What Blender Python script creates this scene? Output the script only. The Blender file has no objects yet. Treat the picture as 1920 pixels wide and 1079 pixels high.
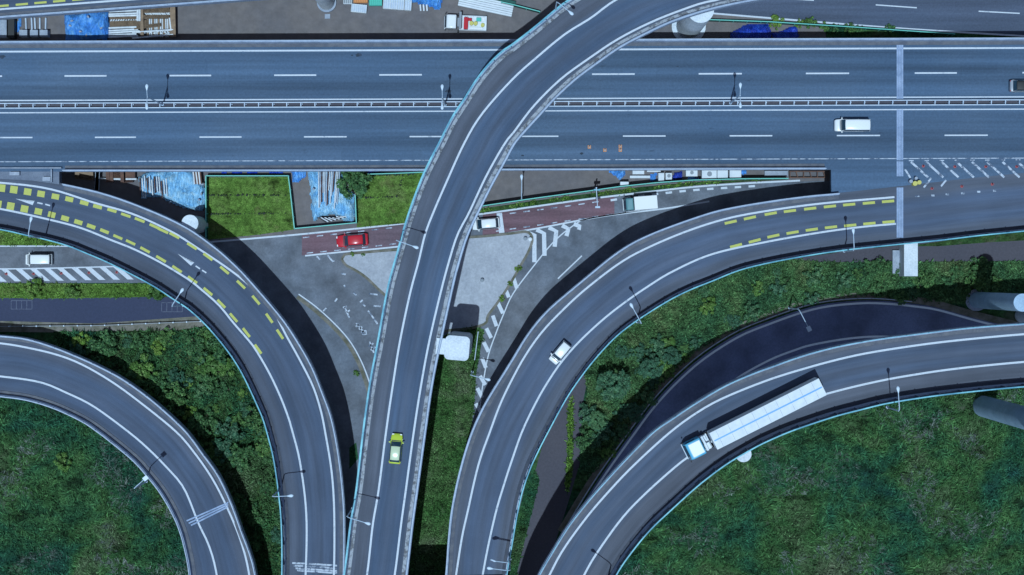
import bpy, math, random
import numpy as np
from mathutils import Vector, noise

# ------------------------------------------------------------------ camera, sky, sun, exposure
S = bpy.context.scene
COL = S.collection
H, F, NX, NY = 230.0, 2940.0, 960.0, 515.0        # drone height (m), focal length (px of the 1920 frame), point straight below
cam_d = bpy.data.cameras.new('drone_camera')
cam_d.sensor_width = 36.0
cam_d.lens = 36.0 * F / 1920.0
cam_d.shift_y = -(539.5 - NY) / 1920.0
cam_d.clip_end = 6000
cam = bpy.data.objects.new('drone_camera', cam_d)
cam.location = (0, 0, H)
COL.objects.link(cam)
S.camera = cam

SUN_EL, SHX, SHY = 74.6, 0.065, 0.268            # shadow direction per metre of height
w = bpy.data.worlds.new('World')
S.world = w
w.use_nodes = True
nt = w.node_tree
sky = nt.nodes.new('ShaderNodeTexSky')
sky.sky_type = 'NISHITA'
sky.sun_disc = False
el = math.atan2(1.0, math.hypot(SHX, SHY))
sky.sun_elevation = el
sky.sun_rotation = math.atan2(-SHX, -SHY)
nt.links.new(sky.outputs[0], nt.nodes['Background'].inputs['Color'])
nt.nodes['Background'].inputs['Strength'].default_value = 0.075
sun_d = bpy.data.lights.new('sun', 'SUN')
sun_d.energy = 3.6
sun_d.angle = math.radians(0.5)
sun_d.color = (0.66, 0.86, 1.0)
sun = bpy.data.objects.new('sun', sun_d)
sun.rotation_euler = Vector((SHX, SHY, -1.0)).to_track_quat('-Z', 'Y').to_euler()
sun.location = (0, 0, 300)
COL.objects.link(sun)
S.view_settings.view_transform = 'Standard'
S.view_settings.look = 'None'
S.view_settings.exposure = 0.0
S.view_settings.gamma = 1.0

rnd = random.Random(7)

# ------------------------------------------------------------------ placing helpers
def P(px, py, z=0.0):
    d = (H - z) / F
    return Vector(((px - NX) * d, -(py - NY) * d, z))

def PG(px, py, g, dh=0.0):
    z = g(0, 0)
    for _ in range(6):
        p = P(px, py, z + dh)
        z = g(p.x, p.y)
    return Vector((p.x, p.y, z))

def catmull(pts, step=4.0):
    pts = [Vector(p) for p in pts]
    if len(pts) == 2:
        n = max(2, int((pts[1] - pts[0]).length / step) + 1)
        return [pts[0].lerp(pts[1], i / (n - 1)) for i in range(n)]
    ext = [2 * pts[0] - pts[1]] + pts + [2 * pts[-1] - pts[-2]]
    out = []
    for i in range(1, len(ext) - 2):
        p0, p1, p2, p3 = ext[i - 1:i + 3]
        n = max(1, int((p2 - p1).length / step))
        for k in range(n):
            t = k / n
            out.append(0.5 * ((2 * p1) + (p2 - p0) * t + (2 * p0 - 5 * p1 + 4 * p2 - p3) * t * t + (3 * p1 - p0 - 3 * p2 + p3) * t ** 3))
    out.append(pts[-1])
    return out

def resample(pts, step):
    out = [pts[0].copy()]
    acc = 0.0
    for a, b in zip(pts, pts[1:]):
        L = (b - a).length
        d = step - acc
        while d <= L:
            out.append(a.lerp(b, d / L))
            d += step
        acc = (acc + L) % step if L > 0 else acc
    if (out[-1] - pts[-1]).length > step * .3:
        out.append(pts[-1].copy())
    return out

# ------------------------------------------------------------------ object helpers
def tag(o, label=None, cat=None, group=None, kind=None):
    if label: o['label'] = label
    if cat: o['category'] = cat
    if group: o['group'] = group
    if kind: o['kind'] = kind
    return o

def empty(name, loc=(0, 0, 0), rz=0.0, label=None, cat=None, group=None):
    o = bpy.data.objects.new(name, None)
    o.empty_display_size = .5
    COL.objects.link(o)
    o.location = loc
    o.rotation_euler = (0, 0, rz)
    return tag(o, label, cat, group)

def children_of(o):
    return list(o.children)

def copy_tree(o, parent=None):
    kids = children_of(o)
    c = o.copy()
    COL.objects.link(c)
    c.parent = parent
    for k in kids:
        copy_tree(k, c)
    return c

class MB:
    def __init__(s):
        s.v, s.f, s.m, s.uv = [], [], [], {}
        s.smooth = False
    def add(s, verts, faces, mi=0):
        b = len(s.v)
        s.v += [tuple(v) for v in verts]
        s.f += [tuple(b + i for i in f) for f in faces]
        s.m += [mi] * len(faces)
        return b
    def box(s, c, size, rz=0.0, mi=0, taper=1.0):
        x, y, z = size[0] / 2, size[1] / 2, size[2] / 2
        cs, sn = math.cos(rz), math.sin(rz)
        vs = []
        for dz, t in ((-z, 1.0), (z, taper)):
            for dx, dy in ((-x, -y), (x, -y), (x, y), (-x, y)):
                dx, dy = dx * t, dy * t
                vs.append((c[0] + dx * cs - dy * sn, c[1] + dx * sn + dy * cs, c[2] + dz))
        s.add(vs, [(3, 2, 1, 0), (4, 5, 6, 7), (0, 1, 5, 4), (1, 2, 6, 5), (2, 3, 7, 6), (3, 0, 4, 7)], mi)
        return s
    def prism(s, poly, z0, z1, mi=0):
        n = len(poly)
        a = sum(poly[i][0] * poly[(i + 1) % n][1] - poly[(i + 1) % n][0] * poly[i][1] for i in range(n))
        if a < 0: poly = list(reversed(poly))
        vs = [(p[0], p[1], z0) for p in poly] + [(p[0], p[1], z1) for p in poly]
        fs = [tuple(range(n - 1, -1, -1)), tuple(range(n, 2 * n))] + [(i, (i + 1) % n, n + (i + 1) % n, n + i) for i in range(n)]
        s.add(vs, fs, mi)
        return s
    def sheet(s, poly, z, mi=0):
        n = len(poly)
        a = sum(poly[i][0] * poly[(i + 1) % n][1] - poly[(i + 1) % n][0] * poly[i][1] for i in range(n))
        if a < 0: poly = list(reversed(poly))
        s.add([(p[0], p[1], z) for p in poly], [tuple(range(n))], mi)
        return s
    def tube(s, path, r, n=8, mi=0, cap=True):
        path = [Vector(p) for p in path]
        rs = r if isinstance(r, (list, tuple)) else [r] * len(path)
        rings = []
        for i, p in enumerate(path):
            t = (path[min(i + 1, len(path) - 1)] - path[max(i - 1, 0)]).normalized()
            up = Vector((0, 0, 1)) if abs(t.z) < .9 else Vector((1, 0, 0))
            a = t.cross(up).normalized()
            b = t.cross(a).normalized()
            rings.append([p + (a * math.cos(2 * math.pi * k / n) + b * math.sin(2 * math.pi * k / n)) * rs[i] for k in range(n)])
        vs = [q for rg in rings for q in rg]
        fs = []
        for i in range(len(path) - 1):
            for k in range(n):
                fs.append((i * n + k, i * n + (k + 1) % n, (i + 1) * n + (k + 1) % n, (i + 1) * n + k))
        if cap:
            fs.append(tuple(range(n)))
            fs.append(tuple(range((len(path) - 1) * n + n - 1, (len(path) - 1) * n - 1, -1)))
        s.add(vs, fs, mi)
        return s
    def loft(s, rings, mi=0, cap=True):
        n = len(rings[0])
        vs = [q for rg in rings for q in rg]
        fs = [(i * n + k, i * n + (k + 1) % n, (i + 1) * n + (k + 1) % n, (i + 1) * n + k) for i in range(len(rings) - 1) for k in range(n)]
        if cap:
            fs.append(tuple(range(n - 1, -1, -1)))
            fs.append(tuple(range((len(rings) - 1) * n, len(rings) * n)))
        s.add(vs, fs, mi)
        return s
    def strip(s, pts, wid, dz=0.0, mi=0, off=0.0):
        """flat ribbon along 3D points"""
        L, R = [], []
        for i, p in enumerate(pts):
            t = pts[min(i + 1, len(pts) - 1)] - pts[max(i - 1, 0)]
            n = Vector((-t.y, t.x, 0)).normalized()
            c = Vector(p) + n * off
            L.append(c + n * wid / 2 + Vector((0, 0, dz)))
            R.append(c - n * wid / 2 + Vector((0, 0, dz)))
        n = len(L)
        s.add(L + R, [(n + i, n + i + 1, i + 1, i) for i in range(n - 1)], mi)
        return s
    def build(s, name, mats, parent=None, smooth=False, bevel=0.0, segs=2):
        me = bpy.data.meshes.new(name)
        me.from_pydata(s.v, [], s.f)
        if not isinstance(mats, (list, tuple)): mats = [mats]
        for m in mats: me.materials.append(m)
        if len(mats) > 1: me.polygons.foreach_set('material_index', s.m)
        if smooth: me.polygons.foreach_set('use_smooth', [True] * len(s.f))
        me.update()
        o = bpy.data.objects.new(name, me)
        COL.objects.link(o)
        if parent: o.parent = parent
        if bevel:
            b = o.modifiers.new('bevel', 'BEVEL')
            b.width = bevel
            b.segments = segs
            b.limit_method = 'ANGLE'
        return o

# ------------------------------------------------------------------ materials
def lin(c):
    return (c[0], c[1], c[2], 1.0)

class NB:
    """small node-tree helper"""
    def __init__(s, name):
        s.m = bpy.data.materials.new(name)
        s.m.use_nodes = True
        s.t = s.m.node_tree
        s.b = s.t.nodes['Principled BSDF']
        s.geo = s.t.nodes.new('ShaderNodeNewGeometry')
    def n(s, typ, **kw):
        o = s.t.nodes.new(typ)
        for k, v in kw.items(): setattr(o, k, v)
        return o
    def link(s, a, b): s.t.links.new(a, b)
    def pos(s, scale=(1, 1, 1), rot=0.0):
        mp = s.n('ShaderNodeMapping')
        mp.inputs['Scale'].default_value = scale
        mp.inputs['Rotation'].default_value = (0, 0, rot)
        s.link(s.geo.outputs['Position'], mp.inputs['Vector'])
        return mp.outputs[0]
    def uv(s, scale=(1, 1, 1)):
        u = s.n('ShaderNodeUVMap')
        mp = s.n('ShaderNodeMapping')
        mp.inputs['Scale'].default_value = scale
        s.link(u.outputs[0], mp.inputs['Vector'])
        return mp.outputs[0]
    def noise(s, vec, scale, detail=4, rough=.55, dist=0.0):
        k = s.n('ShaderNodeTexNoise')
        k.inputs['Scale'].default_value = scale
        k.inputs['Detail'].default_value = detail
        k.inputs['Roughness'].default_value = rough
        k.inputs['Distortion'].default_value = dist
        s.link(vec, k.inputs['Vector'])
        return k.outputs['Fac']
    def ramp(s, fac, stops):
        r = s.n('ShaderNodeValToRGB')
        e = r.color_ramp.elements
        while len(e) < len(stops): e.new(.5)
        for i, (p, c) in enumerate(stops):
            e[i].position = p
            e[i].color = lin(c) if hasattr(c, '__len__') else (c, c, c, 1)
        s.link(fac, r.inputs[0])
        return r.outputs[0]
    def mix(s, a, b, fac, mode='MIX'):
        x = s.n('ShaderNodeMix', data_type='RGBA', blend_type=mode)
        if hasattr(fac, 'is_output') or not isinstance(fac, (int, float)): s.link(fac, x.inputs[0])
        else: x.inputs[0].default_value = fac
        for i, q in ((6, a), (7, b)):
            if isinstance(q, (tuple, list)): x.inputs[i].default_value = lin(q)
            else: s.link(q, x.inputs[i])
        return x.outputs[2]
    def bump(s, h, strength=.3, dist=.1):
        b = s.n('ShaderNodeBump')
        b.inputs['Strength'].default_value = strength
        b.inputs['Distance'].default_value = dist
        s.link(h, b.inputs['Height'])
        s.link(b.outputs[0], s.b.inputs['Normal'])
    def done(s, col, rough=.8, spec=.3, metal=0.0):
        if isinstance(col, (tuple, list)): s.b.inputs['Base Color'].default_value = lin(col)
        else: s.link(col, s.b.inputs['Base Color'])
        s.b.inputs['Roughness'].default_value = rough
        s.b.inputs['Specular IOR Level'].default_value = spec
        s.b.inputs['Metallic'].default_value = metal
        return s.m

def sc(c, k): return tuple(x * k for x in c)

def m_asphalt(name, base, warm, streak=None, amt=.5):
    b = NB(name)
    big = b.noise(b.pos((.05, .05, .05)), 1.0, 5, .6)
    fine = b.noise(b.pos(), 3.0, 3, .7)
    grit = b.noise(b.pos(), 14.0, 2, .7)
    c = b.mix(base, warm, b.ramp(big, [(.35, 0.0), (.68, 1.0)]))
    if streak:
        st = b.noise(b.pos(streak), 1.0, 4, .6)
        c = b.mix(c, b.ramp(st, [(.3, .62), (.7, 1.28)]), 1.0, 'MULTIPLY')
    sp = b.noise(b.pos((.5, 1.1, 1)), .55, 3, .6)
    c = b.mix(c, b.ramp(sp, [(.70, 1.0), (.78, .55)]), 1.0, 'MULTIPLY')
    c = b.mix(c, b.ramp(fine, [(.3, .86), (.7, 1.12)]), 1.0, 'MULTIPLY')
    c = b.mix(c, b.ramp(grit, [(.3, .84), (.75, 1.18)]), 1.0, 'MULTIPLY')
    b.bump(grit, .25, .03)
    return b.done(c, .82, .3)

def m_deck(name, lane, shoulder, l0, l1):
    """asphalt of a ramp: u across 0..1, v along in metres; worn darker lane between dusty shoulders"""
    b = NB(name)
    u = b.uv((1, 0, 0))
    sx = b.n('ShaderNodeSeparateXYZ')
    b.link(b.uv(), sx.inputs[0])
    wob = b.noise(b.uv((3, .12, 0)), 1.0, 3, .6)
    ad = b.n('ShaderNodeMath', operation='MULTIPLY_ADD')
    b.link(wob, ad.inputs[0]); ad.inputs[1].default_value = .12
    b.link(sx.outputs[0], ad.inputs[2])
    prof = b.ramp(ad.outputs[0], [(max(.0, l0 - .02), 1.0), (l0 + .07, .35), (l0 + .14, 0.0), ((l0 + l1) / 2 + .06, .4), (l1 - .02, 0.0), (l1 + .05, .3), (min(1, l1 + .14), 1.0)])
    c = b.mix(lane, shoulder, prof)
    st = b.noise(b.uv((9, .04, 0)), 1.0, 4, .6)
    c = b.mix(c, b.ramp(st, [(.3, .73), (.72, 1.2)]), 1.0, 'MULTIPLY')
    big = b.noise(b.pos((.09, .09, .09)), 1.0, 4, .6)
    c = b.mix(c, b.ramp(big, [(.3, .86), (.7, 1.14)]), 1.0, 'MULTIPLY')
    grit = b.noise(b.pos(), 12.0, 2, .7)
    c = b.mix(c, b.ramp(grit, [(.3, .86), (.75, 1.15)]), 1.0, 'MULTIPLY')
    b.bump(grit, .2, .03)
    return b.done(c, .82, .3)

def m_noise(name, a, c2, scale=1.0, rough=.8, bump=.2, detail=5, lo=.35, hi=.65, spec=.3, metal=0.0, fine=True):
    b = NB(name)
    n1 = b.noise(b.pos(), scale, detail, .62)
    c = b.mix(a, c2, b.ramp(n1, [(lo, 0.0), (hi, 1.0)]))
    if fine:
        n2 = b.noise(b.pos(), scale * 9, 3, .7)
        c = b.mix(c, b.ramp(n2, [(.3, .85), (.7, 1.15)]), 1.0, 'MULTIPLY')
    if bump: b.bump(n1, bump, .15)
    return b.done(c, rough, spec, metal)

def m_grass(name, cols, scale=.12, brown=None):
    b = NB(name)
    n1 = b.noise(b.pos(), scale, 6, .65, .4)
    c = b.ramp(n1, [(.28, cols[0]), (.42, cols[1]), (.55, cols[2]), (.7, cols[3])])
    n2 = b.noise(b.pos(), 1.4, 5, .7)
    c = b.mix(c, b.ramp(n2, [(.3, .38), (.55, 1.0), (.75, 1.6)]), 1.0, 'MULTIPLY')
    n5 = b.noise(b.pos((1, 1.6, 1)), scale * 3.2, 4, .6)
    c = b.mix(c, b.ramp(n5, [(.30, .28), (.42, .85), (.7, 1.2)]), 1.0, 'MULTIPLY')
    n3 = b.noise(b.pos(), 6.0, 3, .75)
    c = b.mix(c, b.ramp(n3, [(.32, .5), (.7, 1.4)]), 1.0, 'MULTIPLY')
    if brown:
        n4 = b.noise(b.pos((1, 1, 1)), scale * 1.7, 5, .7)
        c = b.mix(c, brown, b.ramp(n4, [(.58, 0.0), (.72, .75)]))
    b.bump(n3, .7, .25)
    return b.done(c, .95, .1)

def m_leaf(name, cols):
    b = NB(name)
    oi = b.n('ShaderNodeObjectInfo')
    c = b.ramp(b.geo.outputs['Random Per Island'], [(0.0, cols[0]), (.35, cols[1]), (.75, cols[2]), (1.0, cols[3])])
    c = b.mix(c, b.ramp(oi.outputs['Random'], [(0.0, (.65, .75, .8)), (.5, (1, 1, 1)), (1.0, (1.35, 1.2, .9))]), 1.0, 'MULTIPLY')
    n1 = b.noise(b.pos(), 1.6, 3, .6)
    c = b.mix(c, b.ramp(n1, [(.3, .55), (.5, 1.0), (.7, 1.6)]), 1.0, 'MULTIPLY')
    return b.done(c, .7, .25)

def m_tuft(name, cols, scale=.12):
    b = NB(name)
    n1 = b.noise(b.pos(), scale, 6, .65, .4)
    c = b.ramp(n1, [(.28, cols[0]), (.42, cols[1]), (.55, cols[2]), (.7, cols[3])])
    n5 = b.noise(b.pos((1, 1.6, 1)), scale * 3.2, 4, .6)
    c = b.mix(c, b.ramp(n5, [(.30, .3), (.42, .85), (.7, 1.2)]), 1.0, 'MULTIPLY')
    c = b.mix(c, b.ramp(b.geo.outputs['Random Per Island'], [(0, .3), (.5, 1.0), (.93, 1.7), (1.0, 3.0)]), 1.0, 'MULTIPLY')
    return b.done(c, .8, .2)

def m_paint(name, c, rough=.35, spec=.5, metal=0.0):
    return NB(name).done(c, rough, spec, metal)

def m_worn(name, c, under, amount=.5, scale=2.5):
    b = NB(name)
    n = b.noise(b.pos(), scale, 5, .75)
    n2 = b.noise(b.pos(), scale * 6, 3, .7)
    col = b.mix(c, sc(c, .8), b.ramp(n2, [(.35, 0.0), (.7, 1.0)]))
    col = b.mix(col, under, b.ramp(n, [(amount, 0.0), (amount + .12, 1.0)]))
    return b.done(col, .7, .3)

M = {}
M['hwy'] = m_asphalt('highway_asphalt', (.058, .104, .176), (.074, .118, .186), (.010, .5, 1))
M['patch'] = m_asphalt('patched_asphalt', (.054, .097, .165), (.068, .110, .175), (.010, .5, 1))
M['stain'] = m_noise('oil_stain', (.022, .035, .05), (.04, .06, .10), 2.5, .8, 0)
M['deckC'] = m_deck('central_ramp_asphalt', (.060, .094, .158), (.086, .100, .136), .36, .84)
M['deckL'] = m_deck('left_ramp_asphalt', (.064, .092, .15), (.080, .097, .138), .28, .85)
M['deckR'] = m_deck('right_ramp_asphalt', (.072, .102, .165), (.090, .106, .145), .25, .75)
M['deckT'] = m_deck('truck_ramp_asphalt', (.068, .095, .15), (.094, .106, .14), .2, .62)
M['road'] = m_asphalt('street_asphalt', (.118, .140, .180), (.148, .158, .185), (.3, .3, 1))
M['roadbrown'] = m_asphalt('service_road_asphalt', (.062, .060, .080), (.080, .074, .090), None)
M['roaddark'] = m_asphalt('new_dark_asphalt', (.032, .042, .085), (.042, .05, .095), None)
M['under'] = m_asphalt('underpass_asphalt', (.125, .155, .27), (.15, .18, .29), (.15, .15, 1))  # skylight in the ramp's shade put into the colour, lighter and bluer
M['topasph'] = m_asphalt('upper_road_asphalt', (.065, .088, .14), (.08, .10, .15), (.02, .5, 1))
M['red'] = m_asphalt('red_paving', (.165, .085, .105), (.135, .10, .125), (.05, .6, 1))
M['yard'] = m_noise('yard_dirt', (.165, .145, .142), (.125, .12, .135), .08, .9, .15, 6)
M['soil'] = m_noise('soil', (.03, .035, .03), (.02, .03, .02), .3, .95, .3)
M['bluepier'] = m_noise('blue_grey_pier', (.34, .47, .62), (.26, .38, .52), .5, .6, .05)
M['island'] = m_noise('island_concrete', (.40, .42, .47), (.29, .31, .36), .35, .85, .1, 6, .3, .72)
M['conc'] = m_noise('concrete', (.36, .40, .47), (.25, .29, .37), .6, .85, .1, 6)
M['concw'] = m_noise('pale_concrete', (.62, .67, .73), (.47, .53, .60), .45, .7, .05, 6, .42, .70, fine=True)
M['coping'] = m_noise('stained_coping', (.33, .40, .53), (.22, .27, .37), .9, .85, .1, 6, .40, .72)
M['gore'] = m_noise('gore_concrete', (.17, .20, .26), (.12, .145, .20), .6, .85, .1, 6)
M['dust'] = m_noise('dusty_gutter', (.14, .145, .165), (.09, .10, .13), .9, .9, .1)
M['kerb'] = m_worn('stained_kerb', (.34, .37, .42), (.10, .105, .12), .47, 1.2)
M['gutter'] = m_noise('gutter', (.05, .06, .085), (.075, .08, .10), .8, .9, .1)
M['mossy'] = m_noise('dirty_kerb', (.20, .185, .165), (.10, .10, .07), .8, .95, .3)
M['white'] = m_worn('white_road_paint', (.58, .63, .71), (.30, .35, .43), .58, 1.1)
M['white2'] = m_worn('brightened_white_paint', (.78, .84, .90), (.6, .66, .74), .6, 1.5)  # whitened to stand in for brighter skylight on the shaded underpass lines
M['wornwhite'] = m_worn('worn_white_paint', (.50, .56, .66), (.07, .10, .16), .47, 1.3)
M['faint'] = m_worn('faded_paint', (.12, .14, .2), (.05, .06, .11), .5, 2.0)
M['yellow'] = m_worn('yellow_road_paint', (.50, .52, .13), (.34, .37, .13), .6, 1.5)
M['cyan'] = m_noise('cyan_rail', (.20, .52, .60), (.08, .27, .38), .35, .5, 0, 6, .38, .62)
M['barrier'] = m_noise('barrier_panel', (.055, .085, .14), (.03, .05, .09), .5, .5, 0)
M['steel'] = m_noise('galvanised_steel', (.50, .58, .68), (.38, .46, .58), 1.5, .45, 0, fine=False)
M['lampm'] = m_paint('lamp_grey', (.40, .50, .62), .5)
M['lampwh'] = m_paint('lamp_white', (.52, .62, .74), .45)
M['rust'] = m_noise('rusty_steel', (.16, .085, .06), (.09, .05, .045), 1.5, .8, .1)
M['pipe'] = m_noise('pale_pipe', (.72, .76, .80), (.52, .56, .62), 1.0, .6, 0)
M['timber'] = m_noise('timber', (.30, .21, .14), (.20, .14, .10), 1.5, .8, .1)
def m_tarp(name, a, c, d):
    b = NB(name)
    n1 = b.noise(b.pos((1, 1, 1)), .9, 5, .65, .6)
    n2 = b.noise(b.pos((2.2, .7, 1)), 1.6, 4, .65, .8)
    col = b.ramp(n1, [(.32, a), (.5, c), (.68, d)])
    col = b.mix(col, b.ramp(n2, [(.36, .8), (.5, 1.0), (.66, 1.2)]), 1.0, 'MULTIPLY')
    b.bump(n2, 1.0, .5)
    return b.done(col, .38, .45)
M['tarp'] = m_tarp('blue_tarp', (.04, .20, .68), (.08, .32, .82), (.20, .48, .86))
M['tarpl'] = m_tarp('pale_blue_tarp', (.14, .42, .78), (.26, .56, .84), (.46, .70, .86))
M['tarpd'] = m_tarp('deep_blue_tarp', (.012, .035, .34), (.02, .06, .50), (.03, .11, .62))
M['green'] = m_paint('green_fence', (.13, .50, .43), .5)
M['greend'] = m_noise('dark_green_panel', (.015, .10, .08), (.01, .07, .06), 1.0, .6, 0)
M['grassF'] = m_grass('field_grass', [(.009, .045, .043), (.021, .084, .044), (.044, .114, .037), (.088, .116, .064)], .085, (.12, .125, .095))
M['tuftF'] = m_tuft('field_blades', [(.012, .054, .049), (.024, .096, .048), (.050, .128, .042), (.10, .13, .072)], .085)
M['tuftlong'] = m_tuft('long_blades', [(.012, .058, .056), (.026, .105, .052), (.060, .145, .046), (.13, .165, .095)], .085)
M['tuftstraw'] = m_tuft('dry_blades', [(.075, .115, .10), (.105, .14, .12), (.14, .165, .145), (.21, .235, .215)], .2)
M['grassP'] = m_grass('plot_grass', [(.085, .17, .035), (.115, .215, .042), (.135, .235, .05), (.16, .22, .07)], .14, (.17, .16, .07))
M['tuftP'] = m_tuft('plot_blades', [(.085, .18, .035), (.115, .225, .042), (.135, .24, .05), (.16, .22, .075)], .14)
M['grassS'] = m_grass('strip_grass', [(.035, .10, .03), (.05, .125, .035), (.075, .14, .05), (.13, .155, .09)], .16, (.17, .17, .12))
M['tuftS'] = m_tuft('strip_blades', [(.035, .11, .032), (.055, .14, .038), (.085, .155, .055), (.15, .18, .11)], .16)
M['grassB'] = m_grass('bank_grass', [(.026, .085, .045), (.045, .120, .052), (.070, .150, .055), (.13, .16, .07)], .13, (.14, .13, .075))
M['tuftB'] = m_tuft('bank_blades', [(.028, .092, .048), (.050, .130, .055), (.078, .165, .06), (.14, .18, .08)], .13)
M['grassV'] = m_grass('verge_grass', [(.02, .06, .025), (.032, .085, .03), (.05, .10, .032), (.08, .10, .05)], .2, (.13, .115, .085))
M['leafA'] = m_leaf('leaf_green', [(.022, .070, .028), (.042, .115, .040), (.070, .160, .050), (.13, .22, .09)])
M['leafB'] = m_leaf('leaf_teal', [(.020, .075, .045), (.038, .115, .062), (.065, .155, .080), (.13, .22, .13)])
M['leafC'] = m_leaf('leaf_bright', [(.045, .11, .022), (.075, .165, .034), (.11, .21, .05), (.18, .26, .09)])
M['bark'] = m_noise('bark', (.12, .09, .07), (.07, .055, .045), 3, .9, .2)
M['tyre'] = m_paint('tyre', (.02, .02, .022), .85, .2)
M['rim'] = m_paint('wheel_rim', (.5, .52, .55), .3, .5, .7)
M['glass'] = m_paint('car_glass', (.02, .05, .08), .08, .6)
M['carwhite'] = m_paint('white_car_paint', (.74, .76, .78), .25)
M['carred'] = m_paint('red_car_paint', (.48, .02, .035), .22)
M['caryel'] = m_paint('yellow_green_car_paint', (.44, .55, .05), .22)
M['carsheen'] = m_paint('sky_sheen_roof', (.52, .60, .42), .2)  # sky reflection on the yellow green roof, painted into its base colour
M['carsilver'] = m_paint('silver_car_paint', (.30, .33, .38), .25)
M['carblue'] = m_paint('blue_cab_paint', (.10, .40, .60), .3)
M['cardull'] = m_paint('dull_teal_paint', (.10, .24, .27), .5)
M['stripe'] = m_paint('blue_stripe', (.10, .32, .72), .4)
M['grey'] = m_paint('grey_trim', (.22, .25, .29), .6)
M['black'] = m_paint('black_plastic', (.012, .013, .016), .6)
M['lens'] = m_paint('headlight_lens', (.75, .78, .80), .12)
M['redlens'] = m_paint('tail_lens', (.4, .02, .02), .2)
M['orange'] = m_paint('orange_plastic', (.58, .24, .08), .6)
M['pink'] = m_paint('red_delineator', (.34, .06, .07), .6)
M['teal'] = m_paint('teal_plastic', (.05, .45, .36), .5)
M['ylw'] = m_paint('yellow_plastic', (.52, .48, .12), .6)
M['boxw'] = m_noise('white_container', (.66, .70, .74), (.56, .61, .67), .8, .55, 0, fine=False)
M['joint'] = m_noise('joint_strip', (.30, .38, .54), (.19, .26, .40), .8, .7, 0)

def struct(name, poly, z, m):
    o = MB().sheet(poly, z).build(name, m)
    o['kind'] = 'structure'
    return o

def pxpoly(pts, z=0.0): return [P(x, y, z) for x, y in pts]

# ------------------------------------------------------------------ ground and ground-level roads
struct('ground', [(-1500, -1500), (1500, -1500), (1500, 1500), (-1500, 1500)], -.03, M['grassF'])
struct('yard_ground', pxpoly([(-120, -260), (1520, -260), (1560, 200), (1600, 345), (1440, 345), (1230, 352), (1100, 368), (915, 393), (760, 430), (390, 452), (60, 420), (-120, 400)]), 0.0, M['yard'])
struct('junction_road', pxpoly([(-120, 462), (90, 462), (300, 455), (480, 447), (560, 440), (760, 420), (915, 400), (1000, 388), (1100, 374), (1200, 361), (1300, 351), (1400, 344), (1480, 341), (1600, 338), (1640, 470), (1440, 480), (1240, 560), (1100, 690), (1000, 850), (930, 1130), (640, 1130), (540, 700), (330, 531), (-120, 531)]), 0.006, M['road'])
struct('upper_road', pxpoly([(1180, -160), (2050, -160), (2050, 76), (1920, 69), (1440, 36), (1330, 26), (1180, 20)]), 0.008, M['topasph'])
struct('service_road', pxpoly([(-120, 556), (20, 556), (120, 558), (300, 553), (420, 553), (420, 600), (330, 606), (180, 609), (-120, 610)]), 0.008, M['roaddark'])
struct('lower_path', pxpoly([(1075, 660), (1105, 665), (1100, 720), (1092, 760), (1090, 860), (1060, 960), (1030, 1050), (1000, 1140), (930, 1140), (985, 960), (1010, 860), (1040, 760)]), 0.008, M['roadbrown'])
struct('side_path', pxpoly([(1480, 486), (1600, 470), (1760, 452), (2000, 442), (2000, 489), (1700, 491), (1600, 493), (1480, 505)]), 0.008, M['roadbrown'])
U_UP = [(1060, 1010), (1120, 912), (1192, 810), (1230, 760), (1272, 715), (1322, 672), (1385, 632), (1440, 609), (1502, 587), (1552, 575), (1615, 569), (1665, 570), (1715, 575), (1760, 582), (1847, 606), (1990, 640)]
U_LO = [(1140, 1060), (1195, 960), (1280, 835), (1330, 762), (1375, 715), (1440, 677), (1490, 657), (1527, 646), (1602, 634), (1672, 632), (1760, 642), (1850, 660), (1990, 690)]
up = catmull([Vector((x, y, 0)) for x, y in U_UP], 12)
lo = catmull([Vector((x, y, 0)) for x, y in U_LO], 12)
struct('underpass_road', [P(p.x - 3, p.y - 5) for p in up] + [P(p.x + 14, p.y + 20) for p in reversed(lo)], 0.010, M['under'])
o = MB()
for ln in (up, lo): o.strip([P(p.x, p.y, .016) for p in ln], .30)
o = o.build('underpass_edge_lines', M['white2']); o['kind'] = 'structure'
o = MB().strip([P(p.x, p.y, .02) for p in catmull([Vector((x - 9, y - 13, 0)) for x, y in U_UP], 12)], 1.0).build('underpass_kerb', M['mossy']); o['kind'] = 'structure'

rt = empty('underpass_guard_rail', P(1440, 594), 0, 'pale double guard rail along the upper side of the shaded underpass road', 'guard rail')
q = resample([P(p.x, p.y, .7) for p in catmull([Vector((x - 6, y - 9, 0)) for x, y in U_UP[:13]], 6)], 2.0)
for nm, hz in (('rail', .72), ('rail', .4)):
    mb = MB()
    for a, b in zip(q, q[1:]):
        c = (a + b) / 2 - P(1440, 594); d = b - a
        mb.box((c.x, c.y, hz), (d.length, .1, .16), math.atan2(d.y, d.x))
    mb.build(nm, M['steel'], rt)
mb = MB()
for a in q: mb.box((a.x - P(1440, 594).x, a.y - P(1440, 594).y, .4), (.12, .12, .8))
mb.build('posts', M['steel'], rt)

# markings at ground level (z = about 0): lists of (polyline, width px)
def gl(mb, pts, wpx, z=.014, sm=True):
    q = catmull([Vector((x, y, 0)) for x, y in pts], 10) if sm else [Vector((x, y, 0)) for x, y in pts]
    mb.strip([P(p.x, p.y, z) for p in q], wpx * H / F)

def dashes(mb, pts, on, off, wpx, z=.014, start=0.0, g=None, shift=0.0):
    q = resample(catmull([Vector((x, y, 0)) for x, y in pts], 3), 1.0)
    i = int(start)
    while i + on < len(q):
        seg = q[i:i + on + 1:max(1, on // 3)]
        w3 = [P(p.x, p.y, z) for p in seg] if g is None else [PG(p.x, p.y, g) for p in seg]
        mb.strip(w3, wpx * H / F, dz=0 if g is None else z, off=shift)
        i += on + off

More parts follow.
